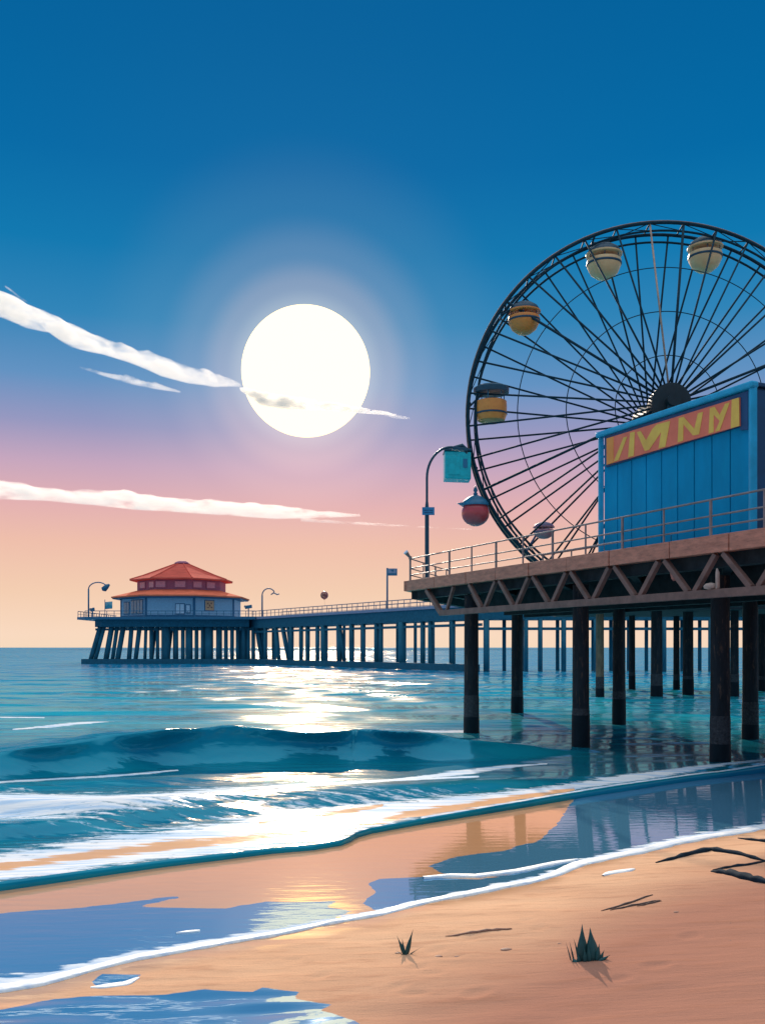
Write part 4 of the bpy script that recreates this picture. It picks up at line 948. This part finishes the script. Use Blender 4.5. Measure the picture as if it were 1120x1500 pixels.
mb = MB(); mb.box((q.x + 7.6 * kx, q.y - .07, hpx(841.2)), (13 * kx, .06, 3 * kx)); mb.box((q.x + 13.6 * kx, q.y - .07, hpx(837)), (1.5 * kx, .05, 6 * kx)); mb.prism([(q.x + 4 * kx, q.y - .05, hpx(834.5)), (q.x + 9.5 * kx, q.y - .05, hpx(834)), (q.x + 8.6 * kx, q.y - .05, hpx(837.6)), (q.x + 6.6 * kx, q.y - .05, hpx(836.3))], (0, -.04, 0)); build('board_mark', mb, M['far_rail_blue'], bd)
q = on_walk(475, 2.0); c = at(475, 872, q.y); kx = q.y / F
t_ = thing('balloon', 'small round brick-red balloon floating above the far pier walkway', 'balloon', tuple(c))
mb = MB(); r = 5.7 * kx; mb.lathe([(r * math.sin(math.pi * i / 14), -r * 1.03 * math.cos(math.pi * i / 14)) for i in range(1, 14)], c, 24); bl = build('skin', mb, M['balloon'], t_, smooth=True)
mb = MB(); mb.tube([c + Vector((math.cos(a) * r * .5, -r * .92, math.sin(a) * r * .5)) for a in np.linspace(0.3, 5.2, 20)], .045, 6); build('swirl', mb, M['poster'], bl)
mb = MB(); mb.lathe([(.08, -r * 1.15), (.12, -r * 1.08), (.03, -r * 1.0)], c, 8); mb.tube([c - Z * r * 1.1, (c.x + .1, c.y, FZ + 1.0)], .012, 5); build('string', mb, M['balloon'], t_)
q = at(158, 888, 173); t_ = thing('flag', 'small teal flag on a short pole at the left of the far platform', 'flag', (q.x, q.y, FZ))
mb = MB(); mb.tube([(q.x - .5, 173, FZ), (q.x - .5, 173, q.z + 1.2)], .06, 6); build('pole', mb, M['far_rail_blue'], t_)
mb = MB(); v = [];
for i in range(7):
    for zz_ in (-.55, .75): v.append((q.x - .5 + i * .22, 173 + .09 * math.sin(i * 1.2), q.z + zz_ + .02 * i))
v2 = [(a, b + .04, c_) for a, b, c_ in v]; n = len(v)
mb.add(v + v2, [(2 * i, 2 * i + 2, 2 * i + 3, 2 * i + 1) for i in range(6)] + [(n + 2 * i + 1, n + 2 * i + 3, n + 2 * i + 2, n + 2 * i) for i in range(6)] + [(2 * i + 1, 2 * i + 3, n + 2 * i + 3, n + 2 * i + 1) for i in range(6)]); build('cloth', mb, M['glass_teal'], t_, smooth=True)
for px, py, w, lab in ((136, 893, 5, 'small boxy viewfinder on a stand at the left railing of the far platform'), (364, 889, 10, 'boxy viewfinder on a post at the right end of the far platform')):
    q = at(px, py, 172.5); t_ = thing('viewfinder', lab, 'viewfinder', (q.x, q.y, FZ)); kx = q.y / F
    mb = MB(); mb.tube([(q.x, q.y, FZ), (q.x, q.y, q.z)], .1, 8); build('stand', mb, M['far_rail_blue'], t_)
    mb = MB(); mb.frame_box(q, (w / 2 * kx, 0, .1), (0, .25, 0), (-.03, 0, 2.4 * kx)); hd = build('head', mb, M['far_rail_blue'], t_, bevel=.05)
    mb = MB(); mb.tube([q + Vector((-w / 2 * kx * .9, -.26, .05)), q + Vector((-w / 2 * kx * .9, -.36, .05))], .22, 10); build('lens', mb, M['far_rail'], hd)

# ------------------------------------------------------------------ grass, weed, modelled shadow streaks and pebbles on the sand
def sand_z(x, y):
    ok, loc, nrm, idx = sand.ray_cast((x, y, 5), (0, 0, -1)); return loc.z if ok else 0.1
def spot(px, py):
    z = 0.15
    for _ in range(4):
        g_ = ground(px, py, z); z = sand_z(g_.x, g_.y)
    return Vector((g_.x, g_.y, z))
def blade(mb, base, tip, w, bend):
    base, tip = Vector(base), Vector(tip); n = 7; vs = []
    side = Vector((1, .25, 0)).normalized()
    for i in range(n):
        t_ = i / (n - 1); p = base.lerp(tip, t_) + Vector((bend * t_ * t_, .15 * bend * t_, 0)); ww = w * (1 - t_ ** 1.6) * (0.75 + .5 * math.sin(math.pi * min(1, t_ * 1.3))) + .0008
        vs += [p - side * ww / 2 + Vector((0, -.0, 0)), p + Vector((0, -ww * .35, 0)), p + side * ww / 2, p + Vector((0, ww * .3, 0))]
    fs = [(i * 4 + k, i * 4 + (k + 1) % 4, i * 4 + 4 + (k + 1) % 4, i * 4 + 4 + k) for i in range(n - 1) for k in range(4)] + [(3, 2, 1, 0), tuple((n - 1) * 4 + k for k in range(4))]
    mb.add(vs, fs)
bpy.context.view_layer.update()
def tuft(label, px, py, blades):
    g_ = spot(px, py); k = g_.y / F; mb = MB()
    for bx, tx, ty, w, bend, dy in blades:
        b0 = g_ + Vector((bx * k, dy, -.02)); b0.z = sand_z(b0.x, b0.y) - .015
        blade(mb, b0, (g_.x + tx * k, g_.y + dy * 1.5, g_.z + ty * k), w * k, bend * k)
    return setp(build('grass_tuft', mb, M['grass'], smooth=True, loc=g_), label, 'grass tuft', 'grass tufts on the sand')
tuft('thin v-shaped sprig of dark green grass on the sand below the wash', 594, 1398, [(-1, -11, 27, 6.0, -2, 0), (1, 9, 36, 7.0, 2, .01), (-2, -6, 22, 4.5, 1, .02), (4, 14, 8, 2, 4, 0), (-2, -13, 7, 1.6, -2, -.01), (0, 2, 16, 2, 1, -.02), (5, 22, 12, 1.0, 4, .0)])
tuft('broad clump of dark teal grass blades on the sand at right', 860, 1407, [(-8, -8, 54, 17, 0, .0), (8, 5, 48, 20, -1, .01), (13, 30, 8, 18, 4, 0), (-14, -20, 4, 14, -3, -.01), (-11, -17, 30, 4, -2, .03), (-18, -24, 24, 2.6, 0, .05), (-22, -28, 22, 2, -1, .06), (2, 0, 26, 10, 0, -.02), (14, 14, 26, 9, 3, -.01), (-4, -6, 20, 8, 0, -.03), (18, 24, 14, 7, 2, .02), (-12, -14, 12, 8, -2, -.02)])
def weed(name, label, pts, r, m_, flat=.5):
    P_ = [spot(*p) for p in pts]; mb = MB(); n = 8
    fine = []
    for i in range(len(P_) - 1):
        for j in range(4): fine.append(P_[i].lerp(P_[i + 1], j / 4))
    fine.append(P_[-1]); m = len(fine)
    for i, p in enumerate(fine):
        p.z = sand_z(p.x, p.y) + .002; p.y += .008 * math.sin(i * 2.1)
    rads = [max(.0015, r * math.sin(math.pi * (i + .4) / (m + .2)) ** .7 * (1 + .25 * math.sin(i * 3.7))) for i in range(m)]
    mb.tube(fine, rads, n)
    mb.v = [(x, y, sand_z(x, y) + .004 + (z - sand_z(x, y)) * .75) for x, y, z in mb.v]
    o = build(name, mb, m_, smooth=True, loc=P_[len(P_) // 2]); return o
sw_ = 'seaweed strands on the right-hand sand'
for pts, r, lab in (([(880, 1335), (915, 1325), (955, 1311)], .016, 'topmost of the three dark seaweed strands right of the pier wash'), ([(893, 1334), (925, 1327), (966, 1319)], .015, 'middle one of the three dark seaweed strands on the right sand'), ([(932, 1328), (950, 1324), (968, 1320)], .012, 'shortest dark seaweed strand, lowest of the three on the right sand')):
    setp(weed('seaweed', lab, pts, r, M['weed']), lab, 'seaweed', sw_)
setp(weed('driftwood', '', [(652, 1372), (690, 1367), (720, 1363), (749, 1361)], .022, M['pebble']), 'slim brown driftwood stick lying on the sand between the grass tufts', 'driftwood')
shadow_streak = ([(960, 1264), (1000, 1254), (1040, 1245), (1080, 1251), (1125, 1263)], .06, 'long solid shadow streak arching across the sand at the right edge'), ([(1041, 1277), (1070, 1281), (1100, 1289), (1140, 1298)], .08, 'thick solid shadow streak lowest at the right edge of the sand'), ([(1043, 1275), (1080, 1269), (1120, 1262)], .03, 'thin solid shadow streak branching above the thick one at the right edge'), ([(1080, 1228), (1120, 1233), (1170, 1240)], .04, 'short solid shadow streak nearest the pier wash at the right edge')
for pts, r, lab in shadow_streak: setp(weed('shadow_streak', lab, pts, r, M['streak_dark']), lab, 'shadow_streak', 'modelled shadow streaks at the right edge')  # dark solids laid where shadow streaks cross the sand
for px, py, w, lab in ((642, 1401, 12, 'flat brown pebble right of the thin grass sprig'), (669, 1401, 8, 'small brown pebble, second right of the thin grass sprig'), (741, 1391, 18, 'largest flat brown pebble midway between the two grass tufts'), (819, 1382, 6, 'tiny brown pebble left of the broad grass clump'), (990, 1336, 9, 'small brown pebble below the seaweed strands'), (583, 1396, 10, 'flat dark pebble just left of the thin grass sprig'), (1069, 1352, 3, 'tiny dark pebble upper of two by the right edge'), (1069, 1378, 3, 'tiny dark pebble lower of two by the right edge')):
    g_ = spot(px, py); k = g_.y / F; mb = MB(); r = w / 2 * k
    prof = [(r * math.sin(math.pi * i / 10) * (1 + .0 * i), -.22 * r * math.cos(math.pi * i / 10)) for i in range(1, 10)]
    mb.lathe(prof, g_ + Z * .0, 14); mb.v = [(x, g_.y + (y - g_.y) * .7 + .12 * r * math.sin((x - g_.x) / r * 2), z) for x, y, z in mb.v]
    setp(build('pebble', mb, M['pebble'], smooth=True, loc=g_), lab, 'pebble', 'pebbles on the sand')
